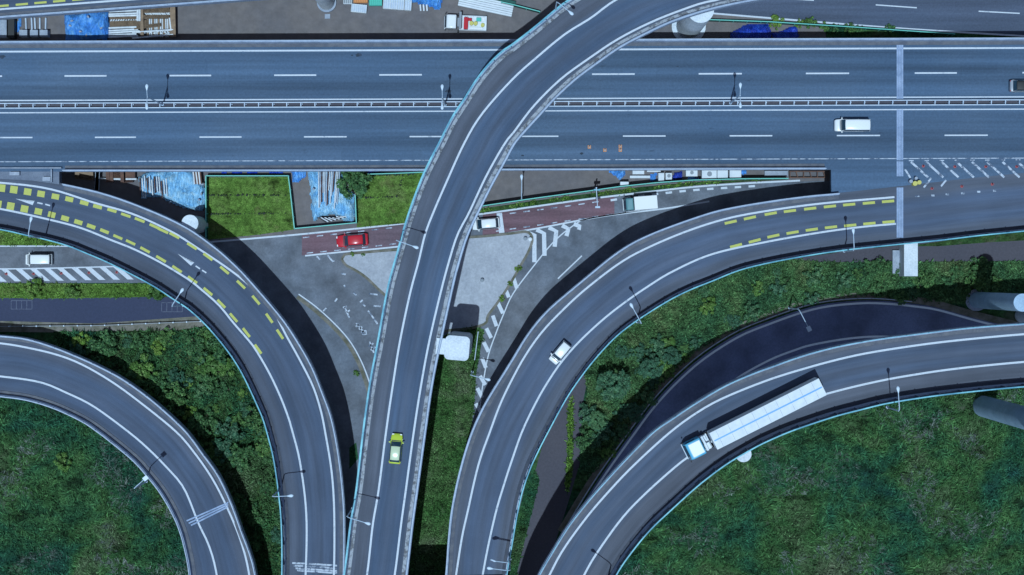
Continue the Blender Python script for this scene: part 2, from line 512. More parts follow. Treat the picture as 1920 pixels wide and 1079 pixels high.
UPL = [(300, 462), (480, 447), (560, 440), (660, 430), (760, 419), (915, 400), (1000, 388), (1100, 374), (1200, 362), (1300, 351), (1400, 344), (1500, 339)]
LOL = [(572, 480), (640, 473), (745, 463), (925, 441), (1000, 430), (1130, 406), (1250, 391), (1330, 378)]
mb = MB()
gl(mb, UPL, 3.2)
gl(mb, LOL, 3.0)
gl(mb, [(560, 552), (593, 576), (627, 607), (653, 636), (671, 665), (686, 698), (700, 740)], 2.2)
gl(mb, [(-60, 462), (120, 462), (200, 463)], 2.4)
gl(mb, [(-60, 505), (60, 504), (222, 500), (260, 499)], 2.4)
gl(mb, [(1200, 395), (1105, 410), (1080, 420), (1040, 452), (1000, 500), (962, 551), (944, 590), (930, 625), (916, 665), (908, 705), (902, 745), (896, 800)], 2.2)
gl(mb, [(1046, 523), (1091, 480)], 2.4, sm=False)
gl(mb, [(936, 400), (941, 437)], 10, .019, False)
for i, x in enumerate((7, 34, 61, 87, 112, 139, 165, 192, 218)):      # hatch strokes left
    mb.sheet(pxpoly([(x - 6, 504.5 - i * .45), (x + 6, 504.5 - i * .45), (x + 33, 528 - i * .45), (x + 21, 528 - i * .45)]), .019)
mb.sheet(pxpoly([(-26, 505), (-14, 505), (13, 528.5), (1, 528.5)]), .019)
for x, y, x2, y2 in ((943, 530, 954, 558), (960, 512, 969, 541), (933, 567, 943, 588), (924, 592, 931, 612), (912, 616, 921, 634), (907, 642, 916, 660), (904, 672, 911, 690), (900, 705, 910, 722), (895, 728, 904, 746), (892, 757, 901, 772)):
    gl(mb, [(x, y), (x2, y2)], 7, .019, False)
for a in ([(983, 434), (1002, 441), (1002, 492)], [(1006, 431), (1020, 438), (1021, 480)], [(1029, 427), (1043, 434), (1040, 463)], [(1054, 423), (1066, 430), (1062, 443)], [(1076, 420), (1087, 425), (1085, 431)]):
    gl(mb, a, 8, .019, False)
dashes(mb, [(1145, 376), (1200, 368), (1300, 357), (1420, 349)], 13, 13, 4)
o = mb.build('street_markings', M['white']); o['kind'] = 'structure'
mb = MB()
dashes(mb, [(568, 446), (660, 436), (756, 425)], 14, 12, 2)
dashes(mb, [(575, 475), (660, 467), (745, 457)], 14, 12, 2)
dashes(mb, [(930, 404), (1040, 390), (1140, 376)], 14, 12, 2)
dashes(mb, [(930, 434), (1040, 418), (1190, 396)], 14, 12, 2)
for a in ([(594, 481), (600, 487)], [(614, 479), (624, 491), (627, 489)], [(640, 513), (648, 515)], [(692, 551), (708, 553)], [(700, 574), (714, 575)], [(645, 535), (648, 539)], [(663, 549), (668, 554)], [(680, 570), (685, 575)], [(690, 583), (699, 595), (708, 608)],
          [(646, 576), (655, 596)], [(643, 577), (650, 575)], [(650, 586), (656, 582)], [(606, 584), (612, 578)],
          [(668, 606), (683, 624)], [(667, 613), (674, 608)], [(673, 618), (679, 613)], [(679, 622), (686, 620), (687, 627), (681, 628), (678, 622)],
          [(693, 641), (701, 662)], [(691, 650), (700, 644)], [(695, 657), (704, 651)], [(675, 567), (680, 563)], [(632, 560), (628, 566)]):
    gl(mb, a, 3, z=.018, sm=False)
o = mb.build('worn_markings', M['wornwhite']); o['kind'] = 'structure'
mb = MB()
for x0, x1, y0, y1 in ((21, 60, 564, 580), (303, 342, 568, 585)):
    for k in range(4 + 1):
        xx = x0 + (x1 - x0) * k / 4
        gl(mb, [(xx, y0), (xx, y1)], 1.0, sm=False)
    gl(mb, [(x0, y0), (x1, y0)], 1.0, .018, False)
    gl(mb, [(x0, y1), (x1, y1)], 1.0, .018, False)
o = mb.build('faded_parking_boxes', M['faint']); o['kind'] = 'structure'
mb = MB()
gl(mb, [(1180, 14), (1330, 25), (1440, 34), (1680, 53), (1920, 68), (2000, 73)], 3.2)
for a in ([(1480, -2), (1526, 1)], [(1642, 9.5), (1719, 15)], [(1835, 21.5), (1912, 25.5)]): gl(mb, a, 2.2, sm=False)
o = mb.build('upper_road_markings', M['white']); o['kind'] = 'structure'
o = MB()
for pts in ([(566, 441.5), (660, 431.5), (757, 420.5), (757, 461.5), (640, 472), (566, 479.5)], [(905, 402), (1000, 389.5), (1100, 375.5), (1152, 369), (1152, 402), (1130, 405), (1000, 429), (905, 442)]):
    o.sheet(pxpoly(pts), .010)
o = o.build('red_paving', M['red']); o['kind'] = 'structure'

# kerbed islands
def island(pts, name):
    q = catmull([Vector((x, y, 0)) for x, y in pts + pts[:1]], 5)[:-1]
    o = MB().prism([P(p.x, p.y) for p in q], -.02, .14).build(name, M['island']); o['kind'] = 'structure'
    k = MB().strip([P(p.x, p.y, .145) for p in q + q[:1]], .38).build(name + '_kerb', M['mossy']); k['kind'] = 'structure'
island([(641, 486), (646, 478), (690, 473), (745, 469), (790, 470), (780, 600), (730, 560), (712, 545), (688, 522), (668, 508), (648, 497)], 'traffic_island')
island([(850, 446), (900, 444), (960, 438), (985, 435), (995, 440), (998, 452), (990, 474), (975, 500), (958, 530), (935, 565), (915, 592), (908, 608), (860, 618), (800, 610), (820, 500)], 'traffic_island')
mb = MB()
gl(mb, [(557, 557), (590, 582), (624, 613), (650, 642), (667, 670), (681, 702), (693, 742), (702, 790)], 7, .03)
o = mb.build('road_kerb', M['mossy']); o['kind'] = 'structure'

# ------------------------------------------------------------------ elevated roads
def nearest_pair(Lw, Rw):
    R = np.array([[p.x, p.y] for p in Rw])
    out, j0 = [], 0
    for p in Lw:
        d = (R[:, 0] - p.x) ** 2 + (R[:, 1] - p.y) ** 2
        j = int(np.argmin(d))
        j = max(j, j0); j0 = j
        out.append(Rw[j])
    return out

def edge_world(pts, g, dh, step):
    px = catmull([Vector((x, y, 0)) for x, y in pts], 3)
    return resample([PG(p.x, p.y, g, dh) for p in px], step)

def sweep(mb, edge, inward, profile, mi=0):
    """profile = closed list of (offset inward, height)"""
    n = len(profile)
    rings = []
    for p, d in zip(edge, inward):
        rings.append([Vector((p.x + d.x * a, p.y + d.y * a, p.z + h)) for a, h in profile])
    vs = [q for r in rings for q in r]
    fs = [(i * n + k, (i + 1) * n + k, (i + 1) * n + (k + 1) % n, i * n + (k + 1) % n) for i in range(len(rings) - 1) for k in range(n)]
    fs.append(tuple(range(n))); fs.append(tuple(range((len(rings) - 1) * n + n - 1, (len(rings) - 1) * n - 1, -1)))
    mb.add(vs, fs, mi)

def viaduct(name, label, left, right, g, hl, hr, kl, kr, deck_mat, lines, swap=False, depth=1.5, keepL=None, keepR=None, group=None, cat='ramp'):
    """kl / kr: 'parapet' or 'wall'; traced edges are the tops of those"""
    root = empty(name, (0, 0, 0), 0, label, cat, group)
    Lw = edge_world(left, g, hl, 1.0)
    Rw = edge_world(right, g, hr, .25)
    if swap:
        Rr = edge_world(right, g, hr, 1.0)
        Ll = edge_world(left, g, hl, .25)
        Rw, Lw = Rr, nearest_pair(Rr, Ll)
    else:
        Rw = nearest_pair(Lw, Rw)
    for q in Lw + Rw: q.z = g(q.x, q.y)
    n = len(Lw)
    inL = [(b - a).normalized() for a, b in zip(Lw, Rw)]
    me_v, me_f, mi, uvs = [], [], [], []
    v = 0.0
    for i, (a, b) in enumerate(zip(Lw, Rw)):
        if i: v += ((Lw[i] - Lw[i - 1]).length + (Rw[i] - Rw[i - 1]).length) / 2
        d = inL[i]
        lo1, lo2 = a + d * 1.3, b - d * 1.3
        me_v += [a, b, b - Vector((0, 0, .5)), lo2 - Vector((0, 0, depth)), lo1 - Vector((0, 0, depth)), a - Vector((0, 0, .5))]
        uvs.append(v)
    mb = MB()
    fs, mi = [], []
    for i in range(n - 1):
        for k in range(6):
            fs.append((i * 6 + k, i * 6 + (k + 1) % 6, (i + 1) * 6 + (k + 1) % 6, (i + 1) * 6 + k))
            mi.append(0 if k == 0 else 1)
    mb.add(me_v, fs); mb.m = mi
    deck = mb.build('deck', [deck_mat, M['conc']], root)
    uvl = deck.data.uv_layers.new(name='UVMap')
    uu = np.zeros((len(deck.data.loops), 2), np.float32)
    vi = np.zeros(len(deck.data.loops), np.int32)
    deck.data.loops.foreach_get('vertex_index', vi)
    uu[:, 0] = np.where((vi % 6 == 0) | (vi % 6 > 3), 0.0, 1.0)
    uu[:, 1] = np.array(uvs)[vi // 6]
    uvl.data.foreach_set('uv', uu.ravel())
    # edge works
    for E, sgn, kind, h, keep in ((Lw, 1, kl, hl, keepL), (Rw, -1, kr, hr, keepR)):
        idx = [i for i in range(n) if keep is None or keep(E[i].x, E[i].y)]
        if not idx or kind is None: continue
        E2 = [E[i] for i in idx]
        D2 = [inL[i] * sgn for i in idx]
        if kind == 'parapet':
            mb = MB(); sweep(mb, E2, D2, [(-.02, -.55), (-.02, h), (.28, h), (.36, .02), (.36, -.02)])
            par = mb.build('parapet', M['coping'], root)
            mb = MB()
            sweep(mb, E2, D2, [(.07, h + .32), (.07, h + .4), (.14, h + .4), (.14, h + .32)])
            for p, d in list(zip(E2, D2))[::3]: mb.box((p.x + d.x * .1, p.y + d.y * .1, p.z + h + .16), (.1, .1, .34))
            mb.build('handrail', M['steel'] if name != 'truck_ramp' else M['cyan'], par)
            mb = MB(); sweep(mb, E2, D2, [(.37, .0), (.37, .06), (.85, .05), (.86, .0)])
            mb.build('kerb', M['kerb'] if name == 'central_ramp' else M['dust'], root)
        elif kind == 'wall':
            mb = MB(); sweep(mb, E2, D2, [(-.02, -.55), (-.02, 1.0), (.24, 1.0), (.32, .02), (.32, -.02)])
            par = mb.build('parapet', M['coping'], root)
            mb = MB(); sweep(mb, E2, D2, [(.04, 1.0), (.04, h - .08), (.12, h - .08), (.12, 1.0)])
            for p, d in list(zip(E2, D2))[::3]: mb.box((p.x + d.x * .17, p.y + d.y * .17, p.z + (h + 1) / 2 - .06), (.12, .12, h - 1.1))
            wal = mb.build('noise_barrier', M['barrier'], root)
            mb = MB(); sweep(mb, E2, D2, [(-.06, h - .075), (-.06, h + .02), (.11 if name != 'central_ramp' else .2, h + .02), (.11 if name != 'central_ramp' else .2, h - .075)])
            mb.build('top_rail', M['cyan'], wal)
            mb = MB()
            for a in range(0, len(E2) - 3, 3):
                q = E2[a:a + 3]; d = D2[a:a + 3]
                sweep(mb, q, d, [(.13, 1.32), (.13, 1.44), (.2, 1.44), (.2, 1.32)])
            mb.build('mid_rail', M['steel'], wal)
            mb = MB(); sweep(mb, E2, D2, [(.33, .0), (.33, .05), (.75, .04), (.76, .0)])
            mb.build('kerb', M['kerb'] if name == 'central_ramp' else M['gutter'], root)
    for pts, wm in lines:
        q = edge_world(pts, g, 0.0, 1.2)
        MB().strip(q, wm, dz=.03).build('lane_line', M['white'], root)
    return root, Lw, Rw, inL

def gC(x, y): return 15.3 + .032 * y
def gL(x, y): return 9.05 + .025 * x - .05 * y
def gR(x, y): return 7.0 + .055 * max(0.0, 45.0 - x)
def gT(x, y): return 20.0
def gLL(x, y): return 3.9 - .076 * y
def gH(x, y): return 7.0
def gTL(x, y): return 6.0

# --- main highway
HW, Hl, Hr, Hd = viaduct('highway_viaduct', 'straight elevated highway crossing the whole upper part of the scene', [(-80, 77.5), (480, 75.5), (960, 74), (1440, 72.3), (2000, 70.5)], [(-80, 321.5), (480, 321), (960, 319.5), (1440, 318), (1562, 317.6), (2000, 316)],
    gH, 1.0, .9, 'parapet', 'parapet', M['hwy'], [], keepR=lambda x, y: P(112, 0, 7.9).x < x < P(1556, 0, 7.9).x, cat='highway')
def hline(y0, wpx, x0=-80, x1=2000, m='white', name='lane_line'):
    q = edge_world([(x0, y0 - x0 * .0036), ((x0 + x1) / 2, y0 - (x0 + x1) / 2 * .0036), (x1, y0 - x1 * .0036)], gH, 0, 3)
    MB().strip(q, wpx / 13.2, dz=.02).build(name, M[m], HW)
hline(97.3, 3.2); hline(189.0, 2.4); hline(212.0, 2.2); hline(303.8, 1.5, m='wornwhite')
hline(86.3, 2.6, m='coping', name='kerb')
mb = MB()
for x0, x1 in [(-74, 4), (121, 200), (318, 396), (514, 593), (711, 791), (910, 990), (1110, 1190), (1310, 1391), (1511, 1592), (1715, 1794), (1917, 1990)]:
    mb.strip([PG(x0, 143.3 - x0 * .0034, gH), PG(x1, 143.3 - x1 * .0034, gH)], 2.9 / 13.2, dz=.02)
mb.build('lane_dashes', M['white'], HW)
mb = MB()
for x0, x1 in [(-61 - 80, -61), (-18, 61), (178, 255), (374, 453), (570, 650), (768, 848), (968, 1047), (1168, 1248), (1368, 1448), (1569, 1650), (1771, 1852)]:
    mb.strip([PG(x0, 258.4 - x0 * .0024, gH), PG(x1, 258.4 - x1 * .0024, gH)], 2.5 / 13.2, dz=.02)
mb.build('lane_dashes', M['white'], HW)
mb = MB()
for dx in (0, 4.2, 8.6):
    for y0, y1 in ((84, 186), (206, 301), (303, 331), (352, 446)):
        mb.strip([PG(1683 + dx, y0, gH), PG(1683 + dx, y1, gH)], 3.9 / 13.2, dz=.035)
mb.build('expansion_joint', M['joint'], HW)
mb = MB()
for x, y, w_, h_ in ((260, 118, 130, 30), (1230, 122, 90, 26), (640, 282, 150, 26), (1500, 230, 110, 28), (1800, 118, 70, 22)):
    mb.sheet([PG(x, y, gH), PG(x + w_, y - .4, gH), PG(x + w_, y + h_, gH), PG(x, y + h_, gH)], 7.008)
mb.build('asphalt_patch', M['patch'], HW)
mb = MB()
for x, y, r in ((672, 103.5, 7), (660, 104, 2.5), (4, 107, 6), (1090, 288, 4), (840, 171, 6), (1270, 125, 3), (980, 292, 3)):
    p = PG(x, y, gH)
    mb.sheet([(p.x + r / 13.2 * rnd.uniform(.6, 1.3) * math.cos(a), p.y + r / 13.2 * .55 * rnd.uniform(.6, 1.2) * math.sin(a)) for a in [k * .52 for k in range(12)]], 7.012)
mb.build('oil_stain', M['stain'], HW)
# gore decks where the ramps leave
MB().prism([P(x, y, 7) for x, y in [(1558, 300), (2010, 300), (2010, 425), (1700, 432), (1560, 440)]], 6.2, 6.985).build('gore_deck', M['hwy'], HW)
MB().prism([P(x, y, 7) for x, y in [(-90, 300), (111, 300), (111, 346), (60, 339), (-90, 331)]], 5.6, 6.99).build('gore_deck', M['gore'], HW)
MB().box(P(55, 315.5, 7.3), (9.2, .14, .6)).box(P(28, 326, 7.25), (1.4, .5, .5)).box(P(88, 336, 7.25), (1.1, .6, .5)).box(P(97, 330, 7.25), (.15, 1.8, .5)).build('gore_barrier', M['conc'], HW)
mb = MB()
for i in range(9):
    x = 1706 + i * 28.6
    mb.strip([PG(x - 2, 301.6 - i * .2, gH), PG(x + 7, 301.6 - i * .2, gH)], 2 / 13.2, dz=.02)
    mb.strip([PG(x + 2, 304, gH), PG(x + 34, 331 + min(0, 8 - i) * 2 + 2, gH)], 4 / 13.2, dz=.022)
for a in ([(1746, 334), (1732, 352)], [(1774, 338), (1764, 350)], [(1716, 368), (1724, 368)], [(1746, 367), (1752, 367)], [(1773, 365), (1779, 365)], [(1802, 363), (1808, 363)], [(1832, 360), (1838, 360)], [(1862, 358), (1868, 358)], [(1697, 318), (1707, 334)]):
    mb.strip([PG(a[0][0], a[0][1], gH), PG(a[1][0], a[1][1], gH)], 3.4 / 13.2, dz=.022)
mb.build('gore_hatching', M['wornwhite'], HW)

# --- central ramp
C_LEFT = [(600, 1330), (622, 1200), (644, 1079), (656, 984), (667, 919), (680, 809), (692.5, 720), (707.5, 640), (726, 540), (745, 470), (759, 420), (776, 370), (796, 320), (822, 269), (847, 220), (870, 185), (892, 150), (916, 120), (942, 95), (960, 83), (985, 64), (1010, 44), (1035, 23), (1062, 2), (1110, -28), (1170, -58), (1250, -86), (1340, -110), (1460, -135)]
C_RIGHT = [(735, 1330), (750, 1200), (764, 1079), (775, 984), (784, 919), (799, 809), (812, 720), (828, 640), (850, 540), (860, 500), (877, 445), (900, 395), (925, 345), (950, 300), (967, 269), (992, 240), (1022, 207), (1042, 185), (1080, 150), (1120, 120), (1160, 92), (1200, 70), (1255, 44), (1310, 25), (1360, 12), (1422, 0), (1500, -14), (1600, -25)]
C_L1 = [(650, 1300), (670, 1179), (688, 1079), (699, 984), (710, 919), (724, 809), (737, 720), (750, 640), (769, 550), (785, 490), (797, 440), (812, 400), (838, 340), (870, 270), (903, 215), (960, 150), (1010, 105), (1060, 64), (1108, 34), (1155, 0), (1230, -35), (1330, -68), (1440, -95)]
C_L2 = [(700, 1300), (722, 1179), (740, 1079), (752, 984), (761, 919), (776, 809), (790, 720), (805, 640), (826, 550), (842, 490), (858, 440), (880, 398), (912, 330), (946, 270), (962, 250), (1000, 200), (1050, 150), (1100, 113), (1160, 73), (1230, 38), (1310, 8), (1345, 0), (1430, -25), (1560, -50)]
RC, Cl, Cr, Cd = viaduct('central_ramp', 'tall central ramp sweeping from the bottom over the highway to the upper right', C_LEFT, C_RIGHT, gC, 1.9, .9, 'wall', 'parapet', M['deckC'], [(C_L1, .27), (C_L2, .27)])
# --- left ramp
L_LEFT = [(-90, 418), (0, 431), (50, 442), (82, 449), (125, 461), (160, 475), (200, 492), (250, 517), (292, 540), (325, 562), (355, 582), (390, 615), (425, 657), (450, 695), (470, 735), (480, 757), (492, 785), (501, 815), (512, 859), (521, 919), (527, 984), (528, 1079), (524, 1180), (515, 1300)]
L_RIGHT = [(-90, 326), (0, 332), (60, 337), (110, 343), (175, 357), (225, 372), (275, 391), (317, 409), (350, 426), (375, 442), (412, 470), (445, 500), (475, 532), (530, 597), (562, 645), (587, 690), (607, 740), (620, 775), (629, 812), (637, 859), (643, 909), (647, 971), (646, 1079), (640, 1180), (630, 1300)]
L_L1 = [(-90, 337), (0, 343), (110, 354), (175, 380), (250, 402), (322, 435), (362, 460), (425, 502), (467, 535), (510, 581), (537, 630), (562, 675), (587, 725), (602, 772), (610, 812), (620, 871), (625, 921), (627, 984), (626, 1079), (620, 1200)]
L_L1 = [(-90, 336), (0, 343), (60, 349), (110, 359), (175, 380), (250, 402), (322, 435), (362, 460), (425, 502), (467, 535), (510, 581), (537, 630), (562, 675), (587, 725), (602, 772), (610, 812), (620, 871), (625, 921), (627, 984), (626, 1079), (620, 1200)]
L_L2 = [(-90, 380), (0, 392), (100, 414), (155, 429), (207, 450), (250, 467), (300, 492), (350, 522), (370, 537), (410, 572), (437, 605), (465, 637), (480, 657), (505, 700), (527, 747), (542, 787), (549, 812), (560, 854), (569, 909), (574, 959), (575, 1009), (573, 1079), (568, 1200)]
RL, Ll_, Lr_, Ld = viaduct('left_ramp', 'ramp with yellow blocks curving down from the left edge to the bottom', L_LEFT, L_RIGHT, gL, 2.4, .9, 'wall', 'parapet', M['deckL'], [(L_L1, .27), (L_L2, .27)], swap=True, keepR=lambda x, y: x > P(112, 0, 8).x)
# --- right ramp
R_LEFT = [(812, 1300), (822, 1200), (835, 1079), (840, 1010), (847, 950), (862, 880), (880, 820), (899, 775), (917, 742), (940, 705), (960, 673), (985, 632), (1010, 599), (1035, 573), (1075, 539), (1110, 510), (1147, 480), (1185, 455), (1235, 432), (1310, 405), (1360, 391), (1440, 377), (1515, 367), (1580, 361), (1680, 350), (1840, 332), (2000, 317)]
R_RIGHT = [(930, 1300), (940, 1200), (950, 1085), (960, 1024), (975, 941), (992, 886), (1010, 846), (1029, 809), (1060, 752), (1085, 714), (1115, 675), (1150, 637), (1180, 612), (1220, 585), (1260, 561), (1297, 543), (1335, 528), (1385, 508), (1440, 494), (1515, 480), (1590, 469), (1685, 459), (1765, 451), (1840, 442), (1920, 434), (2010, 424)]
R_L1 = [(828, 1250), (855, 1079), (866, 1009), (877, 959), (897, 872), (919, 809), (938, 758), (960, 712), (985, 667), (1017, 622), (1060, 577), (1101, 540), (1160, 495), (1210, 467), (1285, 435), (1360, 411), (1437, 396), (1540, 382), (1677, 370)]
R_L2 = [(880, 1250), (905, 1079), (927, 972), (945, 909), (962, 857), (980, 807), (1005, 755), (1025, 720), (1052, 680), (1085, 642), (1130, 600), (1172, 567), (1211, 540), (1260, 510), (1335, 477), (1437, 454), (1540, 436), (1615, 426), (1680, 420)]
RR, Rl_, Rr_, Rd = viaduct('right_ramp', 'ramp curving from the bottom centre up to join the highway at right', R_LEFT, R_RIGHT, gR, .9, 2.8, 'parapet', 'wall', M['deckR'], [(R_L1, .27), (R_L2, .27)], keepL=lambda x, y: x < P(1585, 0, 8).x)
# --- tall truck ramp
T_LEFT = [(930, 1300), (970, 1160), (1009, 1079), (1035, 1034), (1065, 986), (1100, 941), (1135, 901), (1172, 861), (1222, 811), (1260, 784), (1310, 751), (1360, 722), (1410, 700), (1440, 689), (1502, 667), (1565, 650), (1640, 636), (1715, 626), (1815, 614), (1920, 606), (2030, 600)]
T_RIGHT = [(1075, 1300), (1115, 1160), (1156, 1079), (1185, 1036), (1220, 994), (1260, 956), (1310, 911), (1360, 873), (1405, 846), (1440, 828), (1490, 807), (1565, 782), (1615, 769), (1665, 757), (1740, 745), (1815, 736), (1920, 726), (2030, 720)]
T_L1 = [(945, 1300), (985, 1170), (1030, 1079), (1056, 1031), (1097, 974), (1135, 929), (1185, 876), (1255, 812), (1310, 772), (1360, 745), (1440, 713), (1510, 691), (1577, 673), (1640, 660), (1740, 645), (1830, 635), (1920, 627), (2030, 620)]
T_L2 = [(1010, 1300), (1055, 1160), (1095, 1079), (1120, 1036), (1167, 971), (1210, 926), (1260, 881), (1292, 856), (1345, 822), (1420, 784), (1500, 754), (1560, 736), (1625, 720), (1690, 707), (1790, 692), (1920, 679), (2030, 672)]
RT, Tl_, Tr_, Td = viaduct('truck_ramp', 'highest ramp at lower right carrying the long white truck', T_LEFT, T_RIGHT, gT, 1.0, 3.2, 'parapet', 'wall', M['deckT'], [(T_L1, .27), (T_L2, .27)])
# --- lower left ramp
Q_UP = [(-90, 622), (0, 629), (50, 635), (100, 650), (150, 670), (187, 687), (225, 707), (262, 732), (300, 762), (349, 808), (380, 849), (410, 891), (435, 944), (455, 999), (470, 1039), (480, 1079), (495, 1180), (500, 1300)]
Q_LO = [(-90, 736), (0, 745), (50, 752), (100, 767), (150, 790), (178, 808), (212, 834), (250, 866), (275, 894), (300, 926), (322, 964), (335, 994), (345, 1029), (354, 1079), (362, 1180), (365, 1300)]
Q_L1 = [(-90, 636), (0, 644), (50, 652), (105, 665), (150, 682), (200, 710), (250, 745), (326, 806), (362, 846), (400, 901), (430, 961), (452, 1016), (467, 1076), (480, 1180)]
Q_L2 = [(-90, 698), (0, 706), (75, 717), (125, 737), (175, 762), (237, 807), (275, 839), (312, 876), (345, 916), (372, 981), (392, 1024), (406, 1076), (420, 1180)]
RQ, Ql_, Qr_, Qd = viaduct('lower_left_ramp', 'low ramp curving through the lower left corner beside the grass field', Q_UP, Q_LO, gLL, .9, .9, 'parapet', 'parapet', M['deckL'], [(Q_L1, .27), (Q_L2, .27)])
# --- upper left ramp
V_LO = [(-90, 42), (0, 34), (120, 25), (240, 16), (430, 2), (560, -8), (700, -19)]
V_UP = [(-90, -75), (0, -83), (120, -92), (240, -101), (430, -115), (560, -125), (700, -136)]
V_L = [(-90, 27), (0, 18), (120, 9), (240, 0), (430, -14), (600, -27)]
RV, Vl_, Vr_, Vd = viaduct('upper_left_ramp', 'elevated road with yellow dashes cutting the upper left corner', V_UP, V_LO, gTL, .9, .9, 'parapet', 'parapet', M['deckL'], [(V_L, .27)])
mb = MB()
for x, y in ((5, 11.5), (41, 8.5), (76, 5.5), (111, 2.5), (147, -.5)):
    mb.strip([PG(x - 11.5, y + 1, gTL), PG(x + 11.5, y - 1, gTL)], 4 / 13.1, dz=.03)
mb.build('yellow_dashes', M['yellow'], RV)
# unseen deck south of the frame, added to cast a shadow into view
MB().prism([P(x, y, 12) for x, y in [(700, 1092), (940, 1092), (930, 1300), (700, 1300)]], 11.0, 12.0).build('shadow_deck', M['conc'], RC)

# yellow blocks and arrows on the left and right ramps
def blocks(mb, g, pts, wl, ww):
    for i, (x, y) in enumerate(pts):
        a = pts[max(i - 1, 0)]; b = pts[min(i + 1, len(pts) - 1)]
        t = (Vector((b[0], b[1])) - Vector((a[0], a[1]))).normalized()
        L = wl(i, x) / 2
        mb.strip([PG(x - t.x * L, y - t.y * L, g), PG(x + t.x * L, y + t.y * L, g)], ww(i, x) / 13.2, dz=.032)
UPB = [(-24, 350), (3, 353), (26, 356), (52, 360), (77, 364), (104, 369), (130, 374), (158, 381), (183, 388), (210, 395), (236, 404), (262, 413), (290, 425), (306, 433), (327, 442), (360, 462), (390, 482), (421, 507), (452, 534), (480, 563), (505, 597), (525, 627)]
LOB = [(-26, 380), (-4, 383), (20, 387), (46, 392), (72, 397), (97, 403), (122, 410), (147, 417), (171, 425), (196, 434), (221, 445), (245, 455), (272, 469), (302, 486), (332, 505), (361, 525), (390, 547), (415, 570), (438, 596), (462, 624), (484, 655)]
mb = MB()
wl = lambda i, x: 14 if x < 100 else min(21, 14 + (x - 100) * .035)
ww = lambda i, x: 14 if x < 20 else max(5, 14 - (x - 20) * .045)
blocks(mb, gL, UPB, wl, ww); blocks(mb, gL, LOB, wl, ww)
mb.build('yellow_blocks', M['yellow'], RL)
mb = MB()
def arrow(tip, tail, wpx, d1, d2):
    a, b = PG(*tip, gL), PG(*tail, gL)
    t = (b - a).normalized(); n = Vector((-t.y, t.x, 0)); Lh = (b - a).length
    z = Vector((0, 0, .034))
    w_ = wpx / 13.3 / 2
    mb.add([a + z, b - t * Lh * .12 + n * w_ * .3 + z, b + n * w_ * 1.0 + z, b - t * Lh * .05 - n * w_ * 1.0 + z], [(0, 3, 2), (0, 2, 1)])
    for q in (d1, d2): mb.strip([PG(*q[0], gL), PG(*q[1], gL)], 2.6 / 13.3, dz=.034)
arrow((29, 373), (64, 381), 9, ((70, 380.5), (80, 382.5)), ((85, 383.5), (94, 386)))
arrow((333, 476), (362, 496), 9, ((367, 499), (375, 504.5)), ((379, 507), (387, 512)))
mb.build('direction_arrows', M['white'], RL)
mb = MB()
RU = [(1370, 417), (1406, 409), (1445, 401), (1481, 396), (1519, 391.5), (1556, 387.5), (1592, 384), (1629, 381), (1665, 378)]
RLW = [(1380, 461), (1415, 452), (1450, 443), (1486, 436.5), (1522, 431), (1558, 426.5), (1594, 423), (1630, 419.5), (1666, 416.5)]
blocks(mb, gR, RU, lambda i, x: 23, lambda i, x: 5); blocks(mb, gR, RLW, lambda i, x: 23, lambda i, x: 5)
mb.build('yellow_blocks', M['yellow'], RR)
mb = MB()
for k, off in enumerate((-4, 0.5, 4.5)):
    mb.strip([PG(350 + k * 4, 981 + off, gLL), PG(428 - (k == 0) * -2, 946 + off, gLL)], 2.8 / 13, dz=.035)
mb.build('expansion_joint', M['joint'], RQ)
mb = MB()
for k, off in enumerate((-6, -1, 4, 8)):
    mb.strip([PG(548 + k * 3, 1062 + off, gL), PG(590, 1064 + off, gL), PG(632, 1067 + off, gL)], 3.4 / 13.5, dz=.024)
mb.build('expansion_joint', M['wornwhite'], RL)

# piers
def pier(parent, px, py, g, r=1.2, top=None, under=1.5, pm='conc', base_px=False):
    if base_px: p = P(px, py, 0); t = top
    else:
        p = PG(px, py, g); t = p.z - under + .05 if top is None else top
    mb = MB().tube([(p.x, p.y, -.2), (p.x, p.y, t)], r, 28)
    mb.tube([(p.x, p.y, -.1), (p.x, p.y, .35)], r * 1.35, 28)
    return mb.build('pier', M[pm], parent, smooth=False)
for x, y in ((707, 870), (765, 585), (905, 265), (1050, 105)): pier(RC, x, y, gC)
for x, y in ((585, 900), (525, 690), (230, 425)): pier(RL, x, y, gL)
for x, y in ((900, 905), (1150, 555), (1400, 445)): pier(RR, x, y, gR)
for x, y in ((1140, 1030), (1290, 905), (1415, 800), (1590, 735), (1770, 705)): pier(RT, x, y, gT)
for x, y in ((410, 960), (240, 775), (60, 695)): pier(RQ, x, y, gLL)
for x in (130, 520, 760, 1200, 1480, 1800):
    for y in (130, 270): pier(HW, x, y, gH, 1.0)
for x in (60, 300): pier(RV, x, -35, gTL)
pier(RC, 1291, 50, gC, 1.85, 14.8, pm='concw', base_px=True)
# half seen pier tops beside the left and truck ramps
p = P(356, 419, 7.4); MB().tube([(p.x, p.y, 0), (p.x, p.y, 7.4)], 1.2, 32).build('pier', M['concw'], RL)
p = P(1394, 852, 15.0); MB().tube([(p.x, p.y, 0), (p.x, p.y, 15)], 1.1, 32).build('pier', M['concw'], RT)

